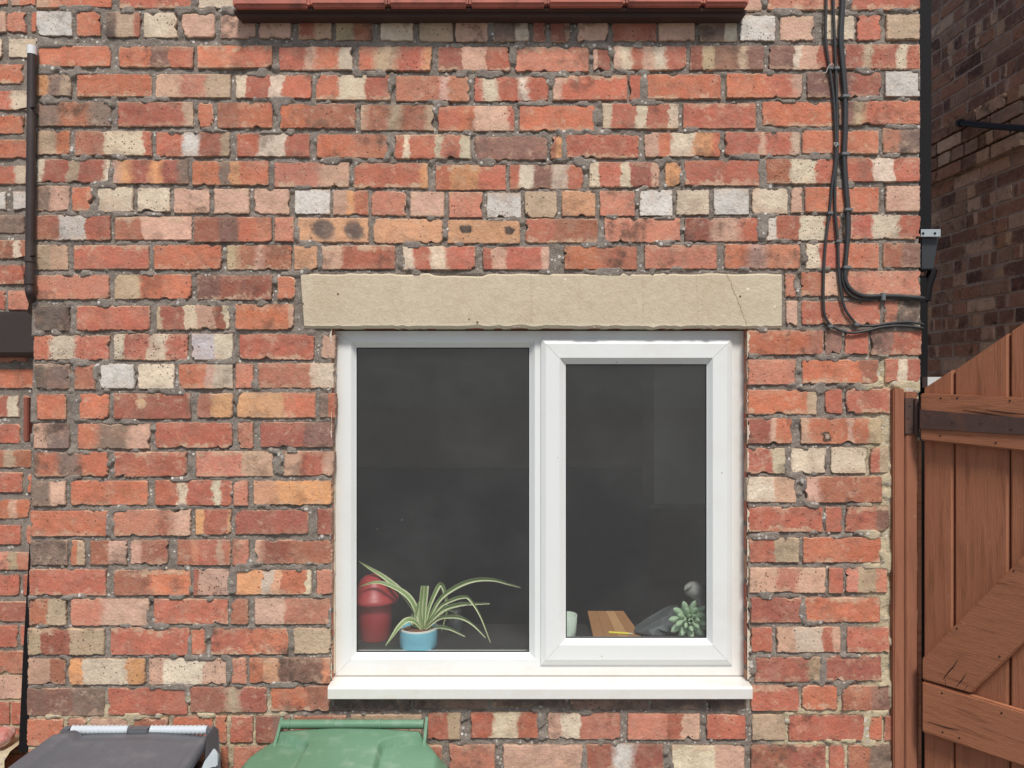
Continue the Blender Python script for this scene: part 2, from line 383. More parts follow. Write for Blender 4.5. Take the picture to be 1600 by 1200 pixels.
# bricks of every course: left edge, right edge, colours, flags
BRICKS = {
 0: "57 173 P20S50O v;186 302 R b;308 400 C;1130 1190 P;1200 1312 S b;1330 1437 R b",
 1: "57 112 W ds;120 156 O;166 218 D30c80B v;225 276 C s;284 335 P;345 398 P d;405 454 P d;467 518 r50P dv;525 581 c50B d;595 645 C d;655 707 c d;712 762 P d;772 827 G60C d;833 852 r d;860 890 r75P d;903 950 P d;957 1026 r;1030 1085 P d;1095 1152 G65C d;1157 1211 W s;1220 1271 P t;1288 1335 C;1340 1376 R;1386 1437 c b",
 2: "57 172 O;186 301 O43K68O;309 424 O48R t;436 551 R35P50R80C;561 675 R22c52R88Y v;685 797 r33P66R b;805 920 S t;927 953 P28r;959 1072 P10C25R40P56C72R;1079 1193 r18c32K65c76K;1202 1313 K34C44P67R;1320 1437 r25c36R70C82R s",
 3: "57 110 Y35G70c dv;120 236 O b;243 360 P32S66c v;368 486 C14R45C62O;494 609 R30C66R b;619 733 S60P72S;741 856 R11C31R60C72R;864 980 P12R t;984 1002 R;1011 1126 O b;1136 1253 O55R88P v;1262 1377 K60r v;1384 1437 W s",
 4: "57 172 G30B70G dsv;184 301 R88c;309 332 O;340 425 B40O;438 555 O30B v;564 677 c8B38c55B90c v;685 803 R28O48P92R;812 929 O;942 1060 C12R44C58R87C;1068 1181 R t;1192 1303 O b;1312 1437 K20c30R65O v",
 5: "57 108 c60O v;117 236 B38C90R s;244 358 R35W58r88c;370 483 R30C67R;495 604 O55B dv;617 735 R12C22R53C62R86C;742 855 K;861 879 O45Y;884 998 R b;1008 1125 P20O34C64Y90O;1133 1250 R46P54R88c d;1254 1373 O;1380 1437 B45G dv",
 6: "57 171 C10r43c58r92C;176 293 P10Y25r50Y64r86G v;301 419 O35G50Y62O;429 545 S60P bv;553 668 R90Y b;681 790 R22Y62R t;797 911 R13C32K58C78R;921 1030 C15R45C58r88P s;1040 1064 Y;1070 1187 R b;1197 1305 B35C72R s;1318 1437 R38C66R",
 7: "55 108 G45P sv;113 143 O;152 207 C;215 265 C;272 327 P d;335 389 P t;397 451 P;461 515 W s;521 575 P40Y60O v;580 634 S s;641 694 P;702 753 S;761 814 W;820 870 c;878 930 T;938 992 S;1000 1050 W;1057 1108 C;1116 1170 W;1176 1231 C b;1237 1253 P;1258 1373 O;1385 1437 P",
 8: "54 172 B33W68R s;179 299 B35P t;303 424 B32K58O80S;429 458 S;465 575 T m1;584 691 T;700 812 T m2;822 934 R40B b;945 1063 S d;1071 1184 r35P75R dv;1198 1313 W13R45C78R s;1320 1438 C9R36C72R s",
 9: "53 105 c50P;115 232 R t;240 346 O;354 455 c18B45P56B bv;460 497 T;503 617 P28R t;630 742 C16R38C60R;755 858 R15P35R88P;882 995 O50B dv;1008 1120 S;1133 1250 O30P55S v;1260 1373 C20R55O;1381 1438 B50K dv",
 10: "53 170 S s;179 298 c33O63O s;308 425 K30r b;434 460 O;1228 1243 S;1252 1312 B55P;1318 1438 S b",
 11: "53 108 D d;119 233 R;245 358 c8r38C55P78r92C s;368 458 O90P;1229 1246 P;1253 1375 R b;1383 1438 B35D d",
 12: "52 170 R23C55R s;178 293 C15R47C72R s;300 364 W55C s;374 490 R b;503 523 P;1169 1286 O80B d;1290 1315 K;1320 1357 R;1361 1440 K45R d",
 13: "54 108 D40G d;116 148 B;156 210 W s;216 272 C;280 363 O50P65C s;368 395 S;403 521 S70C;1169 1243 S;1254 1373 O75B b;1384 1438 R35C62R",
 14: "58 102 O;124 170 O;178 297 r t m3;308 363 B40T v;370 492 T60O;500 523 G55O;1169 1276 O85c b;1290 1316 R;1323 1391 R b",
 15: "52 107 P40G dv;121 233 O28G70P v;243 362 R b;372 395 S;407 520 r60K d;1168 1237 r52P64O d;1252 1377 P12O58P64O84c m4",
 16: "52 168 G6O33G62O dv;179 291 R t;306 426 S60P t;442 521 P35R80P v;1168 1227 R65C;1236 1291 C;1299 1355 C s;1361 1388 R50c",
 17: "50 102 G55P v;111 230 O;242 361 R30C42R75C86R;365 387 S;396 518 o30Y v;1168 1244 C55P t;1258 1378 P20B dv",
 18: "48 168 O;177 297 S58B75P v;305 360 Y25R90Y;368 481 r;496 518 r;1170 1286 R b;1291 1315 R;1322 1389 R70K t",
 19: "48 104 G sd;111 132 O50c;141 198 B50P;204 262 P30B v;277 359 B28S40R75P86R;363 388 S;398 518 P10r45B v;1172 1249 R50c;1256 1376 O b",
 20: "46 165 R b;178 297 B50O t;302 358 r15P s;367 486 Y35C50o60O92C;495 518 S;1172 1290 P35S63P s;1296 1317 R;1322 1386 S30c72S",
 21: "45 102 B50c s;111 232 S40P v;240 355 R b;361 387 B;398 516 P40S b;1174 1252 r;1258 1375 O t",
 22: "44 163 c18r55c st;173 295 R t;299 321 O;330 449 R45O db;459 517 c;1175 1207 R;1214 1313 P28C72R86P s;1324 1389 R b",
 23: "43 101 P60B s;107 226 Y20C75Y s;233 355 P20C70P s;362 385 S;390 516 O18o36K90S d;1180 1283 r80c;1289 1377 r b",
 24: "42 162 K60G;169 292 R;297 416 B48c65r v;424 514 O62B b;522 640 D d;648 762 G d;770 884 D d;892 1010 G d;1018 1100 D d;1108 1164 D d;1174 1248 R t;1254 1308 O b;1317 1391 B60K d",  # bricks below the sill: soot plus the sill's shadow put into their colour
 25: "42 98 O;105 134 S;141 200 P;207 262 B;270 332 O;337 353 O;360 394 R;400 452 r50K;460 540 B;548 658 c;668 719 R62c;736 841 R32C70R;857 969 P20C45S;981 1093 S55R75P;1105 1165 R;1176 1227 c s;1233 1350 R d;1358 1378 O;1383 1394 R",
 26: "42 160 R;168 285 S;293 330 O;345 355 O;365 420 S;428 540 r;548 690 B;702 773 S;786 910 P b;916 1036 r35W60r v;1050 1163 C60P t;1174 1290 B50r d;1296 1320 R;1326 1392 B50G d"}
MARKS = {'m1': ((.37,.52,.15,.40,(92,86,82),.95,.55), (.80,.48,.13,.36,(88,84,80),.95,.7)),
         'm2': ((.26,.6,.075,.17,(52,50,50),1,.6), (.85,.55,.075,.17,(52,50,50),1,.6)),
         'm3': ((.36,.6,.055,.2,(206,170,136),1,.5),), 'm4': ((.31,.28,.055,.2,(70,50,42),1,.4), (.315,.30,.03,.1,(178,160,140),1,.4))}

def brick_shape(w, h, rng, rag=1.0, depth=.03, chips=2):
    """irregular brick: rounded corners, wavy arrises, a few bites out of the edge"""
    rag *= rng.uniform(.35, 1.25); step = .0062; rad = min(rng.uniform(.002, .007)*rag, h*.3, w*.3); pts = []
    rads = [min(rad*rng.uniform(.5, 2.0), h*.4, w*.4) for _ in range(4)]
    cs = [(w/2,-h/2,-90), (w/2,h/2,0), (-w/2,h/2,90), (-w/2,-h/2,180)]
    sgn = [(-1,1),(-1,-1),(1,-1),(1,1)]
    for i, (cx, cz, a0) in enumerate(cs):
        r = rads[i]; ox, oz = cx + sgn[i][0]*r, cz + sgn[i][1]*r
        for k in range(4):
            a = R(a0 + k*30); pts.append((ox + r*math.cos(a), oz + r*math.sin(a)))
        nx = cs[(i+1) % 4]; rn = rads[(i+1) % 4]; sn = sgn[(i+1) % 4]
        p = pts[-1]; a = R(nx[2]); q = (nx[0]+sn[0]*rn + rn*math.cos(a), nx[1]+sn[1]*rn + rn*math.sin(a))
        L = math.hypot(q[0]-p[0], q[1]-p[1]); n = int(L/step)
        for k in range(1, n): t = k/n; pts.append((p[0]+(q[0]-p[0])*t, p[1]+(q[1]-p[1])*t))
    off = rng.uniform(0, 100)
    bites = []
    for _ in range(rng.randint(0, chips+2)):
        bites.append((rng.choice(pts), rng.uniform(.006, .018), rng.uniform(.003, .0085)))
    outer = []
    for x, z in pts:
        nz = mnoise.noise(Vector((x*38+off, z*38, off)))*.0017*rag + mnoise.noise(Vector((x*150+off, z*150, off+9)))*.0030*rag + abs(mnoise.noise(Vector((x*75+off, z*75, off+4))))*-.0022*rag
        k = 1
        d = nz
        for (bx, bz), br, bd in bites:
            q = math.hypot(x-bx, z-bz)
            if q < br: d -= bd*(1-(q/br)**2)
        ux = x/(w/2); uz = z/(h/2)
        if abs(ux)*1.0 > abs(uz): nxv, nzv = math.copysign(1, ux), 0
        else: nxv, nzv = 0, math.copysign(1, uz)
        if abs(abs(ux)-abs(uz)) < .25: nxv, nzv = math.copysign(.7, ux), math.copysign(.7, uz)
        outer.append((x + nxv*d, z + nzv*d))
    n = len(outer); vs = []; edge = []
    ins = rng.uniform(.0016, .0034)
    fx = max(0, 1-ins/(w/2)); fz = max(0, 1-ins/(h/2))
    ty, tz = rng.uniform(-.008, .008), rng.uniform(-.025, .035)
    for x, z in outer: vs.append((x, depth, z)); edge.append(1)
    for x, z in outer: vs.append((x, .0022+rng.uniform(-.0008,.0012), z)); edge.append(1)
    for x, z in outer: vs.append((x*fx, x*ty+z*tz+rng.uniform(-.0004,.0004), z*fz)); edge.append(.6)
    f2x, f2z = max(0, 1-.013/(w/2)), max(0, 1-.013/(h/2))
    for x, z in outer: vs.append((x*f2x, x*ty+z*tz-.0002+mnoise.noise(Vector((x*30+off, z*30, 3)))*.0006, z*f2z)); edge.append(0)
    fs = []
    for L in range(3):
        for k in range(n): fs.append((L*n+k, L*n+(k+1) % n, (L+1)*n+(k+1) % n, (L+1)*n+k))
    fs.append(tuple(range(3*n, 4*n)))
    return vs, fs, edge
def make_brick(name, cx, cy, cz, w, h, mat, parent, rng, rag=1.0, yaw=0, roll=None, depth=.03, chips=2):
    vs, fs, edge = brick_shape(w, h, rng, rag, depth, chips)
    me = bpy.data.meshes.new(name); me.from_pydata(vs, [], fs)
    a = me.attributes.new('edge', 'FLOAT', 'POINT'); a.data.foreach_set('value', edge)
    me.materials.append(mat); me.update()
    o = bpy.data.objects.new(name, me); C.objects.link(o); o.parent = parent
    o.location = Vector((cx, cy, cz)) - WO[parent]
    o.rotation_euler = (0, rng.uniform(-.006, .006) if roll is None else roll, yaw)
    return o

# mortar bed: an uneven real surface behind and between the bricks
def vnoise(X, Z, f, seed):
    rs = np.random.RandomState(seed); T = rs.rand(256, 256)
    x = X*f; z = Z*f; xi = np.floor(x).astype(int); zi = np.floor(z).astype(int); u = x-xi; v = z-zi
    u = u*u*(3-2*u); v = v*v*(3-2*v); g = lambda a, b: T[a % 256, b % 256]
    return (g(xi,zi)*(1-u)+g(xi+1,zi)*u)*(1-v) + (g(xi,zi+1)*(1-u)+g(xi+1,zi+1)*u)*v
def mortar_sheet(x0, x1, z0, z1, step, y0, holes, name, mat, parent, amp=1.0, rects=()):
    nx = int((x1-x0)/step)+1; nz = int((z1-z0)/step)+1
    xs = np.linspace(x0, x1, nx); zs = np.linspace(z0, z1, nz); X, Z = np.meshgrid(xs, zs)
    Y = y0 + amp*((vnoise(X,Z,28,1)-.5)*.005 + (vnoise(X,Z,75,2)-.5)*.0035 + (vnoise(X,Z,160,3)-.5)*.0030)
    if len(rects):                              # depth inside the brick that covers a point
        ins = np.zeros_like(X)
        for a, b, c, d in rects:
            i0, i1 = np.searchsorted(xs, [a, b]); k0, k1 = np.searchsorted(zs, [c, d])
            sx = X[k0:k1, i0:i1]; sz = Z[k0:k1, i0:i1]
            ins[k0:k1, i0:i1] = np.maximum(ins[k0:k1, i0:i1], np.minimum(np.minimum(sx-a, b-sx), np.minimum(sz-c, d-sz)))
        sm = vnoise(X,Z,13,5)*.6 + vnoise(X,Z,45,6)*.4          # where the pointing was smeared over the brick edge
        reach = np.clip((sm-.63)*.075, -.01, .008)
        rise = np.clip((reach - ins)/.003 + .5, 0, 1)*(sm > .63)
        Y = Y*(1-rise) + (-.0022 + (vnoise(X,Z,90,7)-.5)*.002)*rise
        gap = (vnoise(X,Z,22,8) > .70) & (ins < .004) & (rise < .05)   # open joints
        Y = np.where(gap, np.minimum(Y+.0035, .0125), Y)
        Y = np.where((ins > .004) & (rise < .05), .0115, Y)
    if len(rects): X = np.maximum(X, np.interp(Z, [CORNER[1][1], CORNER[0][1]], [CORNER[1][0], CORNER[0][0]]))
    org = WO[parent]
    V = np.stack([X-org.x, Y-org.y, Z-org.z], -1).reshape(-1, 3)
    cxs = (xs[:-1]+xs[1:])/2; czs = (zs[:-1]+zs[1:])/2; CX, CZ_ = np.meshgrid(cxs, czs); keep = np.ones_like(CX, bool)
    for (a, b, c, d) in holes: keep &= ~((CX > a) & (CX < b) & (CZ_ > c) & (CZ_ < d))
    J, I = np.nonzero(keep); i0 = J*nx+I
    Fc = np.stack([i0, i0+1, i0+nx+1, i0+nx], -1)
    me = bpy.data.meshes.new(name); me.vertices.add(len(V)); me.vertices.foreach_set('co', V.ravel())
    me.loops.add(Fc.size); me.loops.foreach_set('vertex_index', Fc.ravel().astype(np.int32))
    me.polygons.add(len(Fc)); me.polygons.foreach_set('loop_start', np.arange(0, Fc.size, 4, dtype=np.int32))
    me.update(calc_edges=True); me.polygons.foreach_set('use_smooth', [True]*len(Fc)); me.materials.append(mat)
    o = bpy.data.objects.new(name, me); C.objects.link(o); o.parent = parent; WO[o] = org.copy()
    return o
Z_HI, Z_LO = P(0,-130).z, P(0,1330).z
rng = random.Random(3)
LIST = []
for r, txt in BRICKS.items():
    for item in txt.split(';'):
        q = item.split(); x0, x1 = float(q[0])-.8, float(q[1])+.8; spec = q[2]; fl = ''; mk = ()
        for e in q[3:]:
            if e in MARKS: mk = MARKS[e]
            else: fl += e
        ya, yb_ = row_y(r, (x0+x1)/2)
        a = P(x0, ya-.8+rng.uniform(-1, 1)); b = P(x1, yb_+.8+rng.uniform(-1, 1)); LIST.append((a, b, spec, fl, mk))
wall = mortar_sheet(WXL, WXR-.002, Z_LO, Z_HI, .0046, .0052, [(OX0-.004, OX1+.004, OZ0-.004, OZ1+.004)], 'brick_wall', M_MORTAR, house, rects=[(a.x, b.x, b.z, a.z) for a, b, *_ in LIST] + [(P(470,0).x, P(1221,0).x, P(0,513).z, P(0,428).z)])
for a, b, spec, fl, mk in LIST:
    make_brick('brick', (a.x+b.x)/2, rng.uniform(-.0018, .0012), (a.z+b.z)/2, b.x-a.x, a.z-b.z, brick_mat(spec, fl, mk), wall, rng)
nb = len(LIST)
print('wall bricks', nb)
# courses outside the picture, joined
oth = MB(); edge_all = []
for r in list(range(-3, 0)) + [27, 28, 29]:
    yt = -27 + 45*r if r < 0 else 1172 + 46*(r-26)
    x = 50 - (r % 2)*62
    while x < 1437:
        xa, xb = max(x, 48), min(x+116, 1438)
        if xb-xa > 20:
            a = P(xa, yt); b = P(xb, yt+37); vs_, fs_, ed = brick_shape(b.x-a.x, a.z-b.z, rng)
            oth.add([(v[0]+(a.x+b.x)/2, v[1], v[2]+(a.z+b.z)/2) for v in vs_], fs_, rng.randint(0, 3), False)
        x += 124
tag(oth.build('brickwork', [brick_mat('R',''), brick_mat('O','b'), brick_mat('R35C60R',''), brick_mat('S','')], wall), kind='stuff')

# lintel: cast stone with chipped lower arris and hairline cracks
m, nt, b_ = newmat('cast_stone')
pos = N(nt, 'ShaderNodeNewGeometry').outputs['Position']; sp = N(nt, 'ShaderNodeSeparateXYZ'); nt.links.new(pos, sp.inputs[0])
n1 = noisen(nt, pos, 9, 6, .65); n2 = noisen(nt, pos, 170, 4, .7); n3 = noisen(nt, pos, 45, 5, .7)
cr = N(nt, 'ShaderNodeValToRGB'); e = cr.color_ramp.elements; e[0].position = .32; e[0].color = lin((190,174,148)); e[1].position = .7; e[1].color = lin((214,201,176))
nt.links.new(mathn(nt, 'MULTIPLY_ADD', n1, .55, mathn(nt, 'MULTIPLY', n3, .45)), cr.inputs[0])
cc = N(nt, 'ShaderNodeCombineColor'); vv = mathn(nt, 'MULTIPLY_ADD', n2, .36, .84)
for i in range(3): nt.links.new(vv, cc.inputs[i])
col = mixc(nt, 1.0, cr.outputs[0], cc.outputs[0], 'MULTIPLY')
vo = N(nt, 'ShaderNodeTexVoronoi'); vo.inputs['Scale'].default_value = 38; nt.links.new(pos, vo.inputs['Vector'])
cs = N(nt, 'ShaderNodeSeparateColor'); nt.links.new(vo.outputs['Color'], cs.inputs[0])
pb = mathn(nt, 'MULTIPLY', mathn(nt, 'LESS_THAN', vo.outputs['Distance'], mathn(nt, 'MULTIPLY', cs.outputs[1], .17)), mathn(nt, 'LESS_THAN', cs.outputs[0], .13))
col = mixc(nt, pb, col, mixc(nt, mathn(nt, 'GREATER_THAN', cs.outputs[2], .55), lin((112,98,82)), lin((232,222,200))))
def crack(nt, px0, py0, px1, py1, width):
    a = P(px0, py0); b = P(px1, py1)
    x = mathn(nt, 'MULTIPLY_ADD', sp.outputs[2], (b.x-a.x)/(b.z-a.z), a.x - a.z*(b.x-a.x)/(b.z-a.z))
    x = mathn(nt, 'ADD', x, mathn(nt, 'MULTIPLY_ADD', n3, .022, -.011))
    return mathn(nt, 'LESS_THAN', mathn(nt, 'ABSOLUTE', mathn(nt, 'SUBTRACT', sp.outputs[0], x)), width)
col = mixc(nt, .5, col, mixc(nt, crack(nt, 1135, 425, 1168, 512, .0017), col, lin((96,80,66))))
for cxp in (829, 1004, 1088): col = mixc(nt, .2, col, mixc(nt, crack(nt, cxp, 425, cxp+2, 512, .0011), col, lin((110,95,80))))
st_ = sstep(nt, noisen(nt, pos, 4.5, 6, .7), .50, .66); col = mixc(nt, mathn(nt, 'MULTIPLY', st_, .30), col, lin((170,142,112)))
col = mixc(nt, mathn(nt, 'MULTIPLY', sstep(nt, noisen(nt, pos, 28, 6, .75), .56, .70), .28), col, lin((228,212,180)))
low = sstep(nt, mathn(nt, 'ADD', sp.outputs[2], mathn(nt, 'MULTIPLY', n3, .012)), OZ1+.024, OZ1+.014)
col = mixc(nt, mathn(nt, 'MULTIPLY', low, .6), col, lin((222,210,184)))
nt.links.new(col, b_.inputs['Base Color']); b_.inputs['Roughness'].default_value = .95; b_.inputs['Specular IOR Level'].default_value = .15
bp = N(nt, 'ShaderNodeBump'); bp.inputs['Strength'].default_value = .5; bp.inputs['Distance'].default_value = .004
nt.links.new(mathn(nt, 'ADD', n2, n3), bp.inputs['Height']); nt.links.new(bp.outputs[0], b_.inputs['Normal'])
M_STONE = m
lt = MB(); a, b = P(470, 428), P(1221, 513)
n = 90; vs = []; fs = []
for i in range(n+1):
    t = i/n; x = a.x+(b.x-a.x)*t
    jb = mnoise.noise(Vector((x*22, 1, 0)))*.0030 + mnoise.noise(Vector((x*90, 3, 0)))*.0030; jt = mnoise.noise(Vector((x*14, 7, 0)))*.004 + mnoise.noise(Vector((x*60, 9, 0)))*.003
    zb, zt = b.z+jb, a.z+jt - (.006 if .27 < t < .38 else 0)
    if i == n: zb += .001
    sk = (.012*(.5-(abs(t-.5)))*0)
    for (y, z) in ((.10, zt), (.002, zt), (-.002, zt-.005), (-.003, (zt+zb)/2), (-.002, zb+.008+jb), (.004, zb), (.10, zb)): vs.append((x+sk, y, z))
k = 7
for i in range(n):
    for j in range(k-1): fs.append((i*k+j, (i+1)*k+j, (i+1)*k+j+1, i*k+j+1))
fs.append(tuple(range(k))); fs.append(tuple(range(n*k, n*k+k)))
for i in range(len(vs)):                       # slightly skewed ends
    x, y, z = vs[i]; t = (x-a.x)/(b.x-a.x)
    if t < .03: vs[i] = (x + (a.z - z)*.07, y, z)
lt.add(vs, fs, 0, False); lt.build('lintel', M_STONE, house)

# tiled sill of the window above
M_TERRA = plain('terracotta', (182,110,94), .7, var=.2, scale=20, dirt=(92,70,62), dirt_amt=.6, dscale=14)
M_TERRA_D = plain('shaded_nosing', (78,58,52), .8, var=.2, dirt=(60,52,48), dirt_amt=.5)  # dark terracotta: shade under the tile nose put into the colour
xs = [361, 483, 605, 732, 855, 978, 1100, 1172]
for i in range(7):
    yy = -.075; x0 = P(xs[i]+.6, 0, yy).x; x1 = P(xs[i+1]-.6, 0, yy).x; z1 = P(0, -14, yy).z; z0 = P(0, 9 - i*.5, yy).z
    t = MB(); t.box((x0, yy + random.uniform(-.002,.002), z0), (x1, .06, z1))
    t.build('sill_tile', M_TERRA, house, bevel=.008, seg=3)
t = MB(); xa, xb = P(362, 0, -.055).x, P(1169, 0, -.055).x; za, zb = P(0, 5, -.055).z, P(0, 25, -.045).z
t.box((xa, -.052, zb), (xb, .05, za)); t.build('sill_bed', M_TERRA_D, house, bevel=.012)

# ------------------------------------------------------------------ window
FY = .042                                                   # recess of the frame
def ring(px0, py0, px1, py1, qx0, qy0, qx1, qy1, y0, y1, mb, mi=0):
    """four mitred bars between an outer and an inner rectangle, outer face at y0, inner edge at y1"""
    A = [P(px0,py0,y0), P(px1,py0,y0), P(px1,py1,y0), P(px0,py1,y0)]; B = [P(qx0,qy0,y1), P(qx1,qy0,y1), P(qx1,qy1,y1), P(qx0,qy1,y1)]
    for i in range(4):
        j = (i+1) % 4; mb.add([A[i], A[j], B[j], B[i]], [(0,1,2,3)], mi)
def profile_ring(steps, mb):
    for s0, s1 in zip(steps, steps[1:]): ring(*s0[:4], *s1[:4], s0[4], s1[4], mb)
win = MB()
# fixed outer frame with two openings: face panels then the bevels into each opening
fr = (522, 517, 1165, 1056); 
L_in = (548, 534, 836, 1030); L_gl = (557, 543, 827, 1019)
def quad(mb, x0, y0, x1, y1, y): mb.add([P(x0,y0,y), P(x1,y0,y), P(x1,y1,y), P(x0,y1,y)], [(0,1,2,3)])
quad(win, 522, 517, L_in[0], 1056, FY); quad(win, L_in[0], 517, L_in[2], L_in[1], FY); quad(win, L_in[0], L_in[3], L_in[2], 1056, FY)
quad(win, L_in[2], 517, 868, 1056, FY); quad(win, 868, 517, 1165, 556, FY); quad(win, 868, 1012, 1165, 1056, FY); quad(win, 1118, 556, 1165, 1012, FY)
ring(522, 517, 1165, 1056, 522, 517, 1165, 1056, FY, FY+.07, win)
profile_ring([(*L_in, FY), (L_in[0]+1.2, L_in[1]+1.2, L_in[2]-1.2, L_in[3]-1.2, FY+.002), (L_gl[0]-1.5, L_gl[1]-1.5, L_gl[2]+1.5, L_gl[3]+1.5, FY+.016), (*L_gl, FY+.018), (*L_gl, FY+.03)], win)
window = win.build('window', M_PVC, house)
sa = MB()
S0 = (845, 529, 1144, 1039); SF = FY - .016
profile_ring([(*S0, FY+.001), (*S0, FY-.006), (S0[0]+2, S0[1]+2, S0[2]-2, S0[3]-2, FY-.009), (853, 537, 1136, 1031, SF), (874, 559, 1114, 1008, SF), (875.2, 560.2, 1112.8, 1006.8, SF+.002), (882.5, 567.5, 1105.5, 998.5, SF+.016), (884, 569, 1104, 997, SF+.018), (884, 569, 1104, 997, SF+.04)], sa)
sash = sa.build('sash', M_PVC, window)
for nm, (x0, y0, x1, y1), y, par in (('gasket', L_gl, FY+.0185, window), ('gasket', (884, 569, 1104, 997), SF+.0185, sash)):
    gk = MB(); profile_ring([(x0+.05, y0+.05, x1-.05, y1-.05, y), (x0+1.6, y0+1.6, x1-1.6, y1-2.2, y+.0005), (x0+1.6, y0+1.6, x1-1.6, y1-2.2, y+.012)], gk); gk.build(nm, M_GASKET, par)
M_WELD = plain('weld_seam', (200,203,203), .5, bump=0)
def seams(par, segs):
    for a, b in segs: MB().tube([P(*a), P(*b)], .00075, 6).build('weld_seam', M_WELD, par)
c_ = lambda x0, y0, x1, y1, X0, Y0, X1, Y1, ya, yb2: [((x0,y0,ya),(X0,Y0,yb2)), ((x1,y0,ya),(X1,Y0,yb2)), ((x1,y1,ya),(X1,Y1,yb2)), ((x0,y1,ya),(X0,Y1,yb2))]
seams(sash, c_(853,537,1136,1031, 874,559,1114,1008, SF-.0001, SF-.0001)); seams(sash, c_(875.2,560.2,1112.8,1006.8, 883,568,1105,998, SF+.002, SF+.016))
seams(window, [((522,517,FY),(548,534,FY)), ((522,1056,FY),(548,1030,FY))]); seams(window, c_(549,535,835,1029, 556,542,828,1020, FY+.002, FY+.016))
# glass
gl, nt, b_ = newmat('window_glass'); nt.nodes.remove(b_)
tr = N(nt, 'ShaderNodeBsdfTransparent'); tr.inputs[0].default_value = (.90, .92, .91, 1)
gs = N(nt, 'ShaderNodeBsdfGlossy'); gs.inputs['Roughness'].default_value = .004; gs.inputs['Color'].default_value = (1,1,1,1)
fz = N(nt, 'ShaderNodeFresnel'); fz.inputs[0].default_value = 1.5
ms = N(nt, 'ShaderNodeMixShader'); nt.links.new(mathn(nt, 'MULTIPLY', fz.outputs[0], 2.6), ms.inputs[0]); nt.links.new(tr.outputs[0], ms.inputs[1]); nt.links.new(gs.outputs[0], ms.inputs[2])
df = N(nt, 'ShaderNodeBsdfDiffuse'); df.inputs[0].default_value = (.75, .75, .72, 1)
pos = N(nt, 'ShaderNodeNewGeometry').outputs['Position']
mp = N(nt, 'ShaderNodeMapping'); mp.inputs['Scale'].default_value = (1, 1, .22); nt.links.new(pos, mp.inputs[0])
v1 = N(nt, 'ShaderNodeTexVoronoi'); v1.inputs['Scale'].default_value = 26; nt.links.new(mp.outputs[0], v1.inputs['Vector'])
c1 = N(nt, 'ShaderNodeSeparateColor'); nt.links.new(v1.outputs['Color'], c1.inputs[0])
drip = mathn(nt, 'MULTIPLY', mathn(nt, 'LESS_THAN', v1.outputs['Distance'], .03), mathn(nt, 'LESS_THAN', c1.outputs[0], .26))
film = mathn(nt, 'MULTIPLY_ADD', sstep(nt, noisen(nt, pos, 3.2, 6, .6), .40, .75), .024, .020)
sz = N(nt, 'ShaderNodeSeparateXYZ'); nt.links.new(pos, sz.inputs[0])
film = mathn(nt, 'ADD', film, mathn(nt, 'MULTIPLY', sstep(nt, sz.outputs[2], 1.26, 1.20), .02))
m2 = N(nt, 'ShaderNodeMixShader'); nt.links.new(mathn(nt, 'MAXIMUM', mathn(nt, 'MULTIPLY', drip, .25), film), m2.inputs[0])
nt.links.new(ms.outputs[0], m2.inputs[1]); nt.links.new(df.outputs[0], m2.inputs[2]); nt.links.new(m2.outputs[0], nt.nodes['Material Output'].inputs[0])
for (x0, y0, x1, y1), y, par in ((L_gl, FY+.021, window), ((884, 569, 1104, 997), SF+.021, sash)):
    pm = MB(); quad(pm, x0-2, y0-2, x1+2, y1+2, y); pm.build('pane', gl, par)
# inner half of the frame so that it has depth from the room side
ib = MB()
for (x0, y0, x1, y1) in ((523, 518, 553, 1055), (831, 518, 880, 1055), (1108, 518, 1164, 1055), (553, 518, 1108, 540), (553, 1022, 831, 1055), (880, 1001, 1108, 1055)):
    p, q = P(x0, y0, FY+.032), P(x1, y1, FY+.032); ib.box((p.x, FY+.032, q.z), (q.x, FY+.07, p.z))
ib.build('inner_frame', M_PVC, window)
# sill: sloping top, nose and drip
sb = MB(); yn = -.04
prof = [(FY+.06, P(0,1056,FY).z+.003), (FY-.001, P(0,1056,FY).z-.001), (yn+.004, P(0,1074,yn).z+.001), (yn, P(0,1077,yn).z), (yn, P(0,1092,yn).z), (yn+.004, P(0,1093.5,yn).z), (yn+.014, P(0,1093.5,yn).z), (yn+.016, P(0,1088,yn).z), (FY+.06, P(0,1088,yn).z+.004)]
xa, xb = P(512, 0, yn).x, P(1176, 0, yn).x
k = len(prof); sb.add([(xa, y, z) for y, z in prof] + [(xb, y, z) for y, z in prof], [(i, (i+1) % k, k+(i+1) % k, k+i) for i in range(k)] + [tuple(range(k))[::-1], tuple(range(k, 2*k))])
sb.build('window_sill', M_PVC, window)
# sealant beads at the reveals
for (x0, x1) in ((518.5, 524), (1163, 1168)):
    p = MB(); pts = [P((x0+x1)/2 + mnoise.noise(Vector((q*.5, x0, 0)))*.9, 516 + q*5.4, FY-.004) for q in range(100)]
    p.tube(pts, [.0062+.0016*mnoise.noise(Vector((q*.3, x1, 5))) for q in range(100)], 8); p.build('sealant', M_SEAL, window)
p = MB(); p.tube([P(522 + q*13.2, 1056.3, FY-.001) for q in range(50)], .0012, 6); p.build('sealant', plain('dirty_joint', (120,104,88), .9), window)
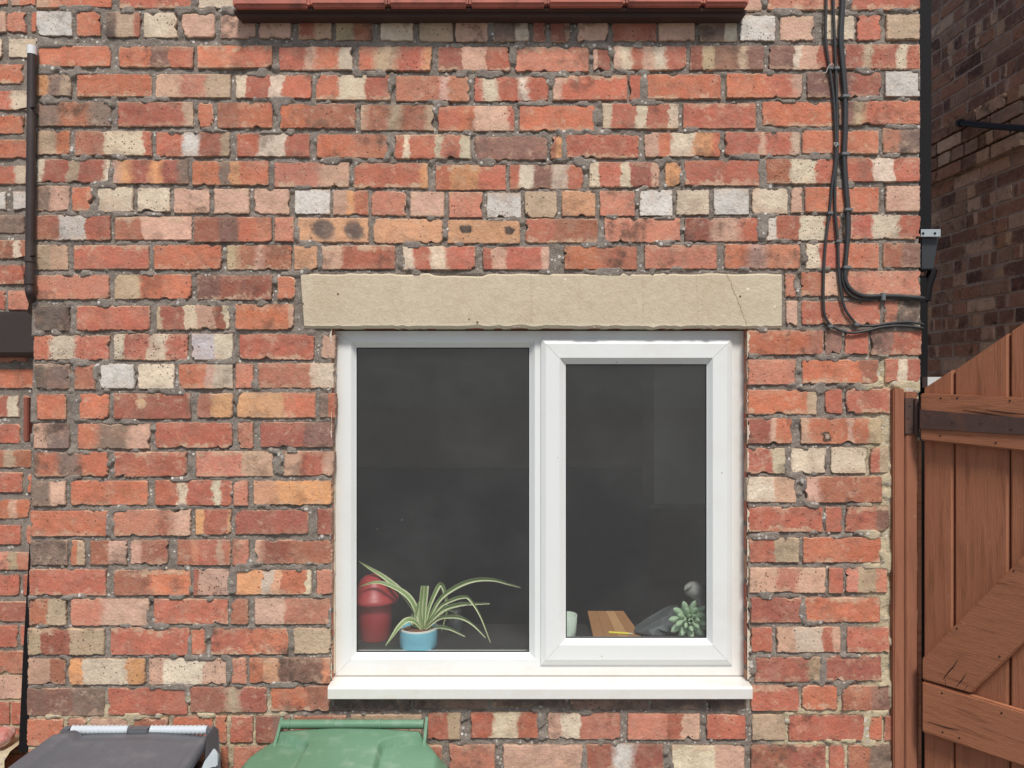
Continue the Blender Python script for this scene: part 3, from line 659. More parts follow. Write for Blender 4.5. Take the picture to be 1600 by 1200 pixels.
# lime and paint drips along the right-hand reveal bricks
M_LIME = plain('lime_smear', (214,198,176), .9, var=.12, scale=40, bump=.5, bscale=90)
def ragged(px, y0, y1, w, seed, side):
    """thin ragged skin of old paint and lime on the brick ends beside the frame"""
    n = int((y1-y0)/2.2); vs = []; fs = []; m_ = MB()
    for i in range(n+1):
        y = y0+(y1-y0)*i/n; q = w*(.35+.75*max(-.3, mnoise.noise(Vector((y*.06, seed, 0)))) + .45*mnoise.noise(Vector((y*.3, seed, 5))))
        q = max(.25, q); q *= min(1, i/3+.1, (n-i)/3+.1)
        yy = -.0032 + .0008*mnoise.noise(Vector((y*.2, seed, 9)))
        a_, b_, c2 = P(px, y, .02), P(px+side*.3, y, yy), P(px+side*q, y+.8*mnoise.noise(Vector((y*.7, 2, seed))), yy+.0004)
        vs += [a_, b_, c2, c2+Vector((0, .008, 0))]
    for i in range(n):
        for k in range(3): fs.append((i*4+k, i*4+4+k, i*4+5+k, i*4+1+k))
    m_.add(vs, fs); return m_.build('lime_smear', M_LIME, wall)
for q_, (y0, y1, w) in enumerate(((518,560,7),(566,592,5),(612,646,6),(652,694,6),(700,738,5),(748,784,4),(794,832,6),(838,878,7),(884,914,5),(934,974,6),(980,1030,8),(1030,1062,12))): ragged(1167.4, y0, y1, w, q_*3.7, 1)
for q_, (y0, y1, w) in enumerate(((515,540,5),(640,690,3),(880,915,3),(1010,1062,5))): ragged(518.6, y0, y1, w, 50+q_*2.9, -1)

# ------------------------------------------------------------------ the room behind the glass
M_ROOM = plain('room_paint', (222,220,212), .9, var=.06, bump=0)
M_TILE = plain('dark_splashback', (138,144,158), .6, var=.1, bump=0)
rm = MB(); rx0, rx1, ry0, ry1, rz0, rz1 = -1.15, 1.0, .285, 3.1, 0.02, 2.42
rm.add([(rx0,ry1,1.40),(rx1,ry1,1.40),(rx1,ry1,rz1),(rx0,ry1,rz1), (rx0,ry0,rz0),(rx0,ry1,rz0),(rx0,ry1,rz1),(rx0,ry0,rz1), (rx1,ry0,rz0),(rx1,ry1,rz0),(rx1,ry1,rz1),(rx1,ry0,rz1), (rx0,ry0,rz1),(rx1,ry0,rz1),(rx1,ry1,rz1),(rx0,ry1,rz1)],
       [(0,1,2,3),(4,5,6,7),(8,9,10,11),(12,13,14,15)])
rm.build('room_wall', M_ROOM, house)
MB().add([(rx0,ry1,rz0),(rx1,ry1,rz0),(rx1,ry1,1.40),(rx0,ry1,1.40)], [(0,1,2,3)]).build('splashback', M_TILE, house)
MB().box((rx0, ry0, rz0-.01), (rx1, ry1, rz0)).build('room_floor', plain('room_floor', (70,66,62), .6), house)
zb_l = P(0, 1021, FY+.05).z
MB().box((OX0-.002, FY+.0705, OZ0+.001), (OX1+.002, .38, zb_l)).build('window_board', plain('window_board', (46,47,48), .5, var=.05), house)
cab = empty('wall_cabinet', P(1060, 785, 1.2), 'pale grey wall cabinet inside the room behind the right pane', 'cabinet')
p, q = P(1022, 560, 1.3), P(1135, 787, 1.3)
MB().box((p.x, 1.3, q.z), (q.x+.2, 1.62, p.z+.1)).build('carcass', plain('cabinet_paint', (196,196,190), .5, bump=0, var=.03), cab)
MB().box((p.x-.02, 1.28, q.z-.02), (q.x+.21, 1.299, q.z-.001)).build('pelmet', plain('cabinet_trim', (150,150,146), .5), cab)

# ---- things on the window board
ZB = zb_l + .0015
def at(px, py, y): return P(px, py, y)
# red lidded bin
cy = .235; c = at(585, 1000, cy); base = Vector((c.x, cy, ZB))
k_ = F/(D+cy); rr = 28/k_; hb = at(0, 938, cy).z - ZB
M_RED = plain('red_enamel', (184,62,64), .42, var=.06, bump=0, spec=.6)
can = empty('canister', base, 'red lidded canister behind the left pane beside the spider plant', 'canister')
MB().lathe([(rr*.86,0),(rr*.9,.004),(rr,hb*.7),(rr*1.02,hb)], base, 36, cap=True).build('body', M_RED, can)
lz = hb; lr = 38/k_
MB().lathe([(rr*.98,lz-.002),(lr*.97,lz-.001),(lr,lz+.006),(lr*.985,lz+.013),(lr*.9,lz+.021),(lr*.78,lz+.032),(lr*.68,lz+.052),(lr*.58,lz+.068),(lr*.40,lz+.081),(lr*.15,lz+.086),(.001,lz+.086)], base, 36).build('lid', M_RED, can)
# spider plant
cy = .155; k_ = F/(D+cy); c = at(654, 1000, cy); base = Vector((c.x, cy, ZB)); pr = 30/k_; ph = at(0, 979, cy).z - ZB
plant = empty('spider_plant', base, 'spider plant with arching striped leaves in a pale blue pot', 'plant')
pot = MB().lathe([(pr*.93,0),(pr*.97,.004),(pr,ph-.006),(pr,ph-.001),(pr*.98,ph),(pr*.93,ph),(pr*.92,ph-.03)], base, 40).build('pot', plain('blue_glaze', (138,212,234), .4, var=.04, bump=0), plant)
MB().lathe([(pr*1.002,ph-.004),(pr*1.004,ph+.0005),(pr*.985,ph+.002),(pr*.94,ph+.0015),(pr*.93,ph-.004)], base, 40).build('rim', plain('white_glaze', (232,236,232), .4, bump=0), pot)
MB().lathe([(pr*.925,ph-.012),(pr*.5,ph-.008),(.001,ph-.007)], base, 24).build('soil', plain('soil', (140,92,66), .95, var=.4, scale=90, bump=.8), plant)
M_LEAF = plain('leaf_green', (132,160,96), .5, var=.15, bump=0); M_LEAFP = plain('leaf_cream', (224,228,184), .5, var=.08, bump=0)
def T(cx, cy_): return 540 + cx/4.8, 850 + cy_/4.8
LEAVES = [([(575,640),(560,590),(500,430),(400,340),(240,285),(100,322)], .02, 1.0), ([(575,640),(560,580),(440,380),(300,255),(180,180),(98,128)], .09, .9),
 ([(578,640),(565,520),(572,400),(585,315)], -.005, 1.5), ([(585,640),(592,500),(600,400),(605,316)], -.02, 1.4), ([(590,630),(625,480),(690,330),(722,308),(752,400),(762,500),(720,650)], .03, .95),
 ([(595,630),(690,440),(800,340),(950,275),(1100,268),(1220,300),(1312,330)], .05, 1.05), ([(600,630),(700,480),(800,420),(880,398),(930,415),(1010,540),(1085,740)], -.04, .85),
 ([(600,630),(720,500),(850,455),(960,448),(1080,450)], -.01, 1.05), ([(610,630),(700,560),(800,545),(880,560),(960,610),(1048,705)], -.05, .9), ([(620,640),(700,622),(790,640),(895,697)], -.07, .9),
 ([(570,640),(520,580),(460,570),(400,620),(350,690),(298,765)], -.06, 1.0), ([(572,640),(530,560),(545,470),(548,430)], .0, .9), ([(570,630),(510,600),(495,550),(520,480)], .04, .7), ([(600,640),(740,500),(800,500),(850,545)], .06, .7)]
for pts, dy, wd in LEAVES:
    n_ = len(pts); wp = [at(*T(*q), cy - .01 + dy*(i/(n_-1))**1.2) for i, q in enumerate(pts)]
    sp_ = spline(wp, 7); m_ = len(sp_); lf = MB(); vs = []
    for i, q in enumerate(sp_):
        t = i/(m_-1); tg = (sp_[min(i+1,m_-1)]-sp_[max(i-1,0)]).normalized()
        sd = tg.cross(Vector((0,-1,0))); 
        if sd.length < .2: sd = Vector((1,0,0))
        sd = (sd.normalized() + Vector((0,.5,0))).normalized(); w = .0088*wd*(min(1, .45+t*1.6))*(1-max(0,(t-.45)/.55)**1.5)*.95 + .0006
        if pts[-1][1] < 320 and n_ == 4: w = .0085*(.6+t*.5)
        up = tg.cross(sd).normalized()*.0025
        vs += [q-sd*w, q-sd*w*.5+up, q+sd*w*.5+up, q+sd*w]
    for i in range(m_-1):
        for j, mi in ((0,1),(1,0),(2,1)): lf.add([vs[i*4+j], vs[i*4+j+1], vs[i*4+4+j+1], vs[i*4+4+j]], [(0,1,2,3)], mi, True)
    lf.build('leaf', [M_LEAF, M_LEAFP], plant)
# glass jar in the shade behind the plant
jar = empty('glass_jar', Vector((at(712,0,.3).x, .3, ZB)), 'small dark glass jar on the window board right of the spider plant', 'jar')
MB().lathe([(.024,0),(.026,.004),(.026,.05),(.018,.06),(.018,.068)], WO[jar], 20, cap=True).build('body', plain('dark_glass', (70,76,78), .15, bump=0, spec=.8), jar)
MB().lathe([(.02,.062),(.02,.074),(.001,.075)], WO[jar], 20).build('cap', plain('jar_cap', (58,58,60), .5), jar)
# right pane
ZR = ZB
cy = .14; k_ = F/(D+cy); c = at(886, 990, cy); base = Vector((c.x, cy, ZR)); r_ = 16/k_; h_ = at(0, 960, cy).z-ZR
cup = empty('cup', base, 'pale mint tapered cup at the left end of the right pane', 'cup')
MB().lathe([(.001,.002),(r_*.78,0),(r_,h_),(r_*.94,h_+.001),(r_*.74,.01),(.001,.01)], base, 32).build('body', plain('mint_glaze', (206,222,208), .4, bump=0, var=.03), cup)
bd = empty('chopping_board', at(955, 989, .2), 'small wooden chopping board leaning inside the right pane', 'board')
M_WOOD1 = plain('board_wood', (172,124,82), .55, var=.16, scale=30); M_WOOD2 = plain('board_wood_light', (198,152,106), .55, var=.14, scale=30)
q4 = [(918,955,.34),(972,953,.34),(996,981,.17),(989,1000,.15),(930,1000,.15)]
def strip(x0, x1):                                            # the board is glued from strips
    pt = lambda u, v: (at(918+56*u, 954.5, .36).lerp(at(929+80*u, 1003, .16), v))
    a0, b0, b1, a1 = pt(x0,0), pt(x1,0), pt(x1,1), pt(x0,1); o_ = Vector((0,.012,-.016))
    return [a0,b0,b1,a1,a0+o_,b0+o_,b1+o_,a1+o_]
for i, (x0, x1) in enumerate(((0,.24),(.245,.5),(.505,.74),(.745,1.0))):
    MB().hexa(strip(x0, x1)).build('strip', (M_WOOD1, M_WOOD1, M_WOOD2, M_WOOD1)[i], bd)
pen = empty('pen', at(960, 990, .125), 'bright yellow pen lying against the right pane', 'pen')
MB().tube([at(951,988,.125), at(982,990,.125)], .0042, 10).build('barrel', plain('yellow_plastic', (232,208,48), .35, bump=0), pen)
MB().tube([at(982.3,990,.125), at(989,990.4,.125)], [.0038,.0015], 10).build('tip', plain('pen_tip', (220,214,180), .4), pen)
# crumpled dark bag
bag = MB(); bp_ = [(993,988,.2),(1010,974,.24),(1030,962,.26),(1048,952,.25),(1064,950,.27),(1060,972,.21),(1050,993,.18),(1020,993,.16)]
cen = at(1035, 976, .17); vs = [at(*q) for q in bp_]; n = len(vs); mid = [cen.lerp(v, .55) + Vector((0, -.018 + .02*(i % 2), .006*(i % 3))) for i, v in enumerate(vs)]
bk = [v+Vector((0,.05,-.004)) for v in vs]
bag.add(vs+mid+[cen]+bk, [(i, (i+1) % n, n+(i+1) % n, n+i) for i in range(n)] + [(n+i, n+(i+1) % n, 2*n) for i in range(n)] + [(2*n+1+i, 2*n+1+(i+1) % n, (i+1) % n, i) for i in range(n)] + [tuple(range(2*n+1, 3*n+1))])
tag(bag.build('folded_bag', plain('grey_plastic_bag', (104,110,112), .3, var=.2, bump=0)), 'crumpled dark grey plastic bag beside the succulent', 'bag')
# succulent
cy = .135; c = at(1076, 968, cy); k_ = F/(D+cy)
suc = empty('succulent', Vector((c.x, cy, ZR)), 'pale green rosette succulent at the right end of the window', 'plant')
M_SUC = plain('succulent_green', (180,206,172), .5, var=.12, bump=0)
MB().lathe([(.026,0),(.034,.02),(.036,.03),(.034,.03),(.001,.026)], Vector((c.x, cy, ZR)), 24).build('pot', plain('pale_pot', (170,178,172), .5), suc)
for rg, (nl, L, tilt) in enumerate(((11, .070, .12), (9, .060, .45), (7, .045, .85), (4, .026, 1.2))):
    for i in range(nl):
        a = 2*math.pi*(i+.5*rg)/nl + .2; d1 = Vector((math.cos(a), -.15, math.sin(a))).normalized(); fwd = Vector((0,-1,.15)).normalized()
        ax = (d1*math.cos(tilt)+fwd*math.sin(tilt)).normalized(); st = c + fwd*(.004*rg) + d1*.004
        sd = ax.cross(fwd).normalized() if abs(ax.dot(fwd)) < .98 else Vector((1,0,0)); nn = ax.cross(sd).normalized()
        lf = MB(); rings = []
        for t, w in ((0,.25),(.3,.7),(.62,1),(.85,.72),(1,.06)):
            q = st + ax*L*t + nn*(-.006*t*t); ww = .0105*w*(L/.05)**.5; rings.append([q+sd*ww, q+nn*ww*.45, q-sd*ww, q-nn*ww*.45])
        vs = [v for rg_ in rings for v in rg_]; lf.add(vs, [(j*4+k, j*4+(k+1) % 4, j*4+4+(k+1) % 4, j*4+4+k) for j in range(4) for k in range(4)] + [(16,17,18,19)], 0, True)
        lf.build('leaf', M_SUC, suc)
# pale bird ornament on a post
c0 = at(1088, 940, .135)
orn = empty('ornament', Vector((c0.x, .135, ZR)), 'small pale stone bird ornament above the succulent', 'ornament')
M_ORN = plain('pale_stone', (150,150,146), .7, var=.1)
ob = MB(); ob.tube(spline([at(1094,1000,.135), at(1094,955,.135), at(1091,940,.135), at(1086,926,.135)], 4), [.013]*5+[.012]*4+[.014,.017,.02,.022], 14)
hc = at(1084, 921, .135); hv_ = []; hf_ = []
for a_i in range(9):
    th = math.pi*a_i/8
    for b_i in range(16):
        ph_ = 2*math.pi*b_i/16; d_ = Vector((math.sin(th)*math.cos(ph_), math.sin(th)*math.sin(ph_), math.cos(th)))
        hv_.append(hc + Vector((d_.x*.031, d_.y*.028, d_.z*.026))*(1+.12*mnoise.noise(d_*2.1)))
for a_i in range(8):
    for b_i in range(16): hf_.append((a_i*16+b_i, a_i*16+(b_i+1) % 16, a_i*16+16+(b_i+1) % 16, a_i*16+16+b_i))
ob.add(hv_, hf_, 0, True)
ob.build('body', M_ORN, orn)
MB().tube([at(1078,915,.118), at(1072,918,.110), at(1069,922,.106)], [.010,.007,.001], 10).build('beak', M_ORN, orn)

# ------------------------------------------------------------------ set-back wall on the left
LY = .29
lw = empty('brick_wall', (P(0,0,LY).x, LY+.1, 0), 'set-back brick wall at the far left edge behind the brown downpipe', 'wall')
MB().box((-4.2, LY+.013, 0), (WXL+.003, LY+.25, 5.6)).build('wall_backing', M_SIDE, lw)
lm_ = mortar_sheet(P(-260,0,LY).x, WXL+.002, P(0,1330,LY).z, P(0,-90,LY).z, .008, LY+.005, [], 'mortar', M_MORTAR, lw)
LROWS = [(-22,9,'-40 12 S;16 56 P40O'),(18,51,'-60 10 P;10 41 S;48 58 O'),(60,90,'-90 3 C;13 60 C'),(100,131,'-70 36 O b'),(141,172,'-62 43 R75C s'),(180,209,'-68 38 O'),(218,248,'-60 43 C20Y30R'),
 (258,288,'-50 41 R80C'),(299,328,'-46 9 W;20 60 W'),(336,365,'-66 38 G d'),(375,404,'-62 41 B80C92B s'),(414,445,'-66 40 R b'),(454,485,'-44 8 R;12 60 S'),(493,523,'-60 40 R'),(533,566,'-40 44 S'),(576,607,'-62 53 O b'),
 (618,652,'-75 30 R82C;36 60 R'),(662,693,'-72 31 R'),(703,731,'-58 50 B60c75B'),(738,770,'-70 35 R;43 60 O'),(780,811,'-60 47 O70P80O'),(820,851,'-80 33 R;40 60 S'),(862,891,'-60 46 S70c82S'),(898,931,'-80 30 R s;35 60 R'),
 (940,972,'-70 44 r'),(977,1012,'-80 28 R;32 60 R'),(1017,1052,'-70 39 B'),(1055,1093,'-70 37 P s'),(1097,1132,'-80 15 R;17 60 R'),(1138,1172,'-70 30 R'),(1178,1212,'-60 40 S')]
for i, (y0, y1, txt) in enumerate(LROWS):
    for item in txt.split(';'):
        q = item.split(); a, b = P(float(q[0]), y0, LY), P(min(float(q[1]), 62), y1, LY)
        b.x = min(b.x, WXL-.001)
        if b.x-a.x < .008: continue
        make_brick('brick', (a.x+b.x)/2, LY+rng.uniform(-.002,.001), (a.z+b.z)/2, b.x-a.x, a.z-b.z, brick_mat(q[2], q[3] if len(q) > 3 else ''), lm_, rng)
M_BROWN = plain('brown_plastic', (64,54,51), .45, var=.08, dirt=(110,98,88), dirt_amt=.25)
M_BLACK = plain('black_plastic', (24,22,23), .6, var=.1, spec=.2)
py_ = -.02
dp = empty('downpipe', P(49, 475, py_), 'thin brown plastic downpipe with white top in the left corner', 'pipe')
MB().tube(spline([P(50,84,py_), P(49,200,py_), P(47.5,330,py_), P(46.5,440,py_), P(47,458,py_), P(52,474,py_+.04), P(50,486,py_+.1)], 5), .0125, 14).build('pipe', M_BROWN, dp)
MB().tube([P(50,72,py_), P(50,85.5,py_)], .0135, 14).build('end_cap', plain('white_cap', (226,226,224), .4, bump=0), dp)
for yy in (405, 440): MB().tube([P(46.8,yy-3,py_), P(46.8,yy+4,py_)], .0155, 14).build('collar', M_BROWN, dp)
for yy in (168, 400): MB().tube([P(30,yy+3,LY-.008), P(42,yy+1,py_-.005), P(54,yy,py_-.014)], .003, 8).build('bracket', M_BLACK, dp)
gt = empty('gutter', P(20, 545, .2), 'dark brown box gutter end at the left edge under the downpipe', 'gutter')
gy = LY-.05; a, b = P(-260, 487, gy), P(53, 556, gy)
pf = [(gy, a.z), (gy, b.z+.012), (gy+.012, b.z), (LY-.012, b.z-.004), (LY-.012, b.z+.006), (gy+.02, b.z+.010), (gy+.008, b.z+.02), (gy+.008, a.z)]
xr = min(b.x, WXL-.003); k = len(pf)
MB().add([(a.x, y, z) for y, z in pf]+[(xr, y, z) for y, z in pf], [(i, (i+1) % k, k+(i+1) % k, k+i) for i in range(k)]).build('trough', M_BROWN, gt)
MB().add([(xr+.001, y, z) for y, z in ((gy+.001,a.z-.001),(gy+.001,b.z+.012),(gy+.013,b.z),(LY-.013,b.z-.004),(LY-.012,a.z-.001))]+[(xr-.003, y, z) for y, z in ((gy+.001,a.z-.001),(gy+.001,b.z+.012),(gy+.013,b.z),(LY-.013,b.z-.004),(LY-.012,a.z-.001))], [(0,1,2,3,4),(9,8,7,6,5)]+[(i,(i+1)%5,5+(i+1)%5,5+i) for i in range(5)]).build('stop_end', M_BROWN, gt)
for (y0, y1, x, lab, mt) in ((621, 690, 46.5, 'short red brown strip fixed in the left wall corner', plain('red_paint', (142,84,70), .7)),):
    c_ = MB(); p, q = P(x-4.5, y0, .22), P(x+3, y1, .22); c_.box((p.x, .2, q.z), (q.x, .24, p.z)); tag(c_.build('corner_strip', mt, bevel=.003), lab, 'strip')
c_ = MB(); pp = [(46,850,.12),(50,850,.12),(47,1000,.1),(43,1175,.08),(29,1175,.08),(36,1020,.1)]  # black plate standing in for the shadowed gap in the corner
f_ = [P(*q) for q in pp]; b2 = [v+Vector((0,.012,0)) for v in f_]
c_.add(f_+b2, [tuple(range(6)), tuple(range(11,5,-1))]+[(i,(i+1)%6,6+(i+1)%6,6+i) for i in range(6)])
tag(c_.build('corner_shade', M_BLACK), 'tapered black strip added for the dark shadow gap in the left wall corner', 'strip')
st = bmesh.new(); bmesh.ops.create_icosphere(st, subdivisions=3, radius=1)
c0 = P(3, 1150, .2)
for v in st.verts:
    d_ = v.co.copy(); v.co = Vector((d_.x*.042, d_.y*.04, d_.z*.03)) * (1 + .22*mnoise.noise(d_*1.7) + .08*mnoise.noise(d_*5))
me = bpy.data.meshes.new('stone'); st.to_mesh(me); st.free(); me.materials.append(plain('pink_stone', (190,118,106), .8, var=.2, dirt=(230,222,214), dirt_amt=.8, dscale=18))
for p_ in me.polygons: p_.use_smooth = True
o = bpy.data.objects.new('stone', me); C.objects.link(o); o.location = c0; WO[o] = c0
tag(o, 'rounded pink and white stone on the ledge in the bottom left corner', 'stone')
lg = MB(); a, b = P(-200, 1166, .2), P(29, 1215, .2); n = 24; vs = []
for i in range(n+1):
    x = a.x+(b.x-a.x)*i/n; z = a.z + .018*mnoise.noise(Vector((x*20,0,0))) - .01
    vs += [(x, .13, b.z-.5), (x, .13+.006*mnoise.noise(Vector((x*40,5,0))), z-.01), (x, .16, z+.006), (x, LY+.01, z+.012), (x, LY+.01, b.z-.5)]
lg.add(vs, [(i*5+j, i*5+5+j, i*5+6+j, i*5+1+j) for i in range(n) for j in range(4)], 0, True)
tag(lg.build('ledge', M_MORTAR), 'rough mortar ledge at the foot of the set-back wall', 'ledge')

# ------------------------------------------------------------------ neighbour's wall across the passage
NW = empty('neighbour_house', (2.65, 2.4, 0), 'dark sooty brick side wall across the passage at right', 'house')
n0 = P(1457, 600, 2.45); un = Vector((.055, -.9985, 0)).normalized(); nn = Vector((-un.y, un.x, 0)) * -1   # along the wall to the viewer; out of the wall
nn = Vector((un.y, -un.x, 0))
yaw = math.atan2(un.y, un.x)
def nwp(t, z, o=0): v = n0 + un*t + nn*o; return Vector((v.x, v.y, z))
bk = MB(); bk.hexa([nwp(-4,0,-.013), nwp(2.6,0,-.013), nwp(2.6,5.2,-.013), nwp(-4,5.2,-.013), nwp(-4,0,-.3), nwp(2.6,0,-.3), nwp(2.6,5.2,-.3), nwp(-4,5.2,-.3)])
M_NMORT = plain('sooty_mortar', (186,172,156), .95, var=.2, scale=20, bump=.6, dirt=(60,52,48), dirt_amt=.6)
nback = bk.build('wall_backing', brick_texture_mat('sooty_brickwork', (100,66,56), (88,66,56), (70,60,54)), NW)
ms_ = MB(); ms_.hexa([nwp(-.6,CZ-.6,-.004), nwp(1.5,CZ-.6,-.004), nwp(1.5,CZ+3.3,-.004), nwp(-.6,CZ+3.3,-.004), nwp(-.6,CZ-.6,-.012), nwp(1.5,CZ-.6,-.012), nwp(1.5,CZ+3.3,-.012), nwp(-.6,CZ+3.3,-.012)])
nmort = ms_.build('mortar', M_NMORT, NW)
PAL.update({'1': (104,68,58)}); 
for ch, c in (('H',(172,130,104)),('J',(132,102,86)),('L',(204,174,144)),('M',(96,76,68)),('Q',(212,188,160)),('U',(166,140,118))): PAL[ch] = c
specs = ['H','J','M','H40L60J','U','L','J30Q45H','H','M60U','J','Q','L30J','U','J55L']
zr = CZ - .42; row = 0
z_band = CZ + (600-292)/F*(D+2.45)                              # string course height at the far end
while zr < CZ + 2.62:
    band = 0 <= zr - z_band < .26
    hdr = row % 4 == 1
    bl = .112 if hdr else .228; t = -.16 + (0 if not row % 2 else -.118) + rng.uniform(-.015, .015)
    while t < .80:
        tm = t + bl/2; o_ = (.028 if band else 0)
        if True:
            c = nwp(tm, zr + .036, o_ + rng.uniform(-.003, .002))
            # neighbour bricks: local -Y must face out of the wall
            make_brick('brick', c.x, c.y, c.z, bl, .072, brick_mat(rng.choice(specs), rng.choice(['', 'd', 'v'])), nmort, rng, 1.0, yaw=yaw, roll=0, depth=.035 + o_, chips=2)
        t += bl + .012
    zr += .0835; row += 1
ov = empty('overflow_pipe', nwp(.14, CZ+1.63), 'black overflow pipe jutting from the dark side wall at right', 'pipe')
A_ = P(1501, 192, 2.13); Bq = P(1640, 203, 1.2)
MB().tube([A_, A_.lerp(Bq,.5)+Vector((0,0,-.004)), Bq], .0165, 14).build('pipe', M_BLACK, ov)
MB().tube([A_.lerp(Bq,-.02), A_.lerp(Bq,.02)], .021, 14).build('flange', M_BLACK, ov)
# black drainpipe on the return wall
dpy = .08
xa = WXR - .012
dr = empty('drainpipe', (xa+.03, dpy, 1.0), 'black drainpipe with hopper head at the right corner of the house', 'pipe')
p0, p1 = P(1432, 0, dpy), P(1457, 0, dpy)
MB().box((p0.x, dpy, P(0,360,dpy).z), (p1.x, dpy+.075, P(0,-160,dpy).z)).build('pipe', M_BLACK, dr, bevel=.006)
MB().box((p0.x, dpy+.01, .1), (P(1454,0,dpy).x, dpy+.08, P(0,430,dpy).z)).build('pipe', M_BLACK, dr, bevel=.006)
hp = MB(); f_ = [P(1439,371,dpy-.02), P(1467,371,dpy-.02), P(1459,421,dpy-.005), P(1439,421,dpy-.005)]
hp.hexa([f_[3], f_[2], f_[1], f_[0]] + [v+Vector((0,.09,0)) for v in (f_[3], f_[2], f_[1], f_[0])])
hp.build('hopper', plain('grey_black_plastic', (66,68,71), .5, var=.08), dr, bevel=.003)
MB().tube([P(1458,421,dpy+.02), P(1450,445,dpy+.02), P(1446,470,dpy+.02)], .014, 10).build('elbow', M_BLACK, dr)
br = MB(); p, q = P(1438,358.5,dpy-.03), P(1468.5,370,dpy-.03); br.box((p.x, dpy-.034, q.z), (q.x, dpy-.030, p.z)); brk = br.build('bracket', plain('galvanised_steel', (176,184,186), .4, metal=.35, var=.1), dr)
for px in (1442.5, 1461): MB().tube([P(px,364.5,dpy-.0365), P(px,364.5,dpy-.034)], .0035, 10).build('screw', M_BLACK, brk)

# ------------------------------------------------------------------ cables
M_CAB = plain('grey_black_cable', (62,62,62), .4, var=.12, bump=.1)
M_CLIP = plain('grey_clip', (112,114,114), .5, bump=0)
CAB = [
 ('thin black cable furthest left, looping lowest before the right corner', .0040, -.008, [(1291,-60),(1291,0),(1290,60),(1296,105),(1303,160),(1306,240),(1300,290),(1296,332),(1290,380),(1287,430),(1287,480),(1292,500),(1305,513),(1328,520),(1352,517),(1378,511),(1402,509),(1425,510),(1442,513)], [(1297,107,1),(1297,333,1),(1297,510,1)]),
 ('thin black cable in the middle, turning right just above the lowest loop', .0042, -.0085, [(1302,-60),(1302,0),(1304,60),(1306,110),(1308,180),(1308,240),(1305,285),(1305,330),(1309,378),(1311,430),(1318,476),(1330,497),(1342,508),(1365,509),(1390,505),(1420,503),(1442,507)], [(1307,107,1),(1307,227,1),(1310,377,1),(1338,507,1)]),
 ('thicker black cable on the right of the bundle, bending right at a clip', .0062, -.010, [(1316,-60),(1316,0),(1313,60),(1317,110),(1320,151),(1320,200),(1318.5,242),(1321,290),(1324,328),(1324,375),(1321,418),(1322,440),(1333,455),(1352,462.5),(1380,462),(1410,463),(1442,466)], [(1320,151,2),(1319,241,2),(1324,328,2),(1322,418,2),(1379,463,3)]),
 ('thin black cable tucked along the thicker one, just below its bend', .0040, -.006, [(1319,-60),(1319,0),(1316.5,60),(1320,110),(1323,151),(1323,200),(1321.5,242),(1324,290),(1327,328),(1326.5,375),(1317,425),(1319,446),(1330,462),(1352,468),(1380,466),(1410,467),(1442,470)], [])]
for lab, r_, y_, pts, clips in CAB:
    b0 = P(*pts[-1], y_); cb = empty('cable', b0, lab, 'cable', 'cables clipped to the wall')
    pp = [P(x, y, y_) for x, y in pts]; pp.append(pp[-1] + Vector((.012, .05, 0)))
    MB().tube(spline(pp, 6), r_, 10).build('sheath', M_CAB, cb)
    for (x, y, kd) in clips:
        c_ = P(x, y, y_); k = MB(); h = .006; w = r_+.0035
        if kd == 3: k.box((c_.x-h, y_-r_-.003, c_.z-.014), (c_.x+h, .004, c_.z+.010))
        else: k.box((c_.x-w, y_-r_-.003, c_.z-h*.8), (c_.x+w+(.004 if kd == 2 else 0), .004, c_.z+h*.8))
        k.build('cable_clip', M_CLIP, cb, bevel=.002)
tg_ = MB(); tg_.tube(spline([P(1286,114,-.012), P(1291,113,-.014), P(1293,107,-.016), P(1297,101,-.018), P(1301,100,-.016), P(1303,104,-.012)], 5), .0009, 6)
tag(tg_.build('cable_tie', plain('white_string', (220,216,206), .6, bump=0)), 'loose white tie end on the thin cables near the top', 'tie')
tg_ = MB(); q = [P(1303,223,-.018), P(1309,223,-.018), P(1306,230,-.018), P(1303,223,-.018)]; tg_.tube(q, .0009, 6)
tag(tg_.build('cable_tie', plain('white_string', (220,216,206), .6, bump=0)), 'tiny white triangular wire twist on the middle cable', 'tie')

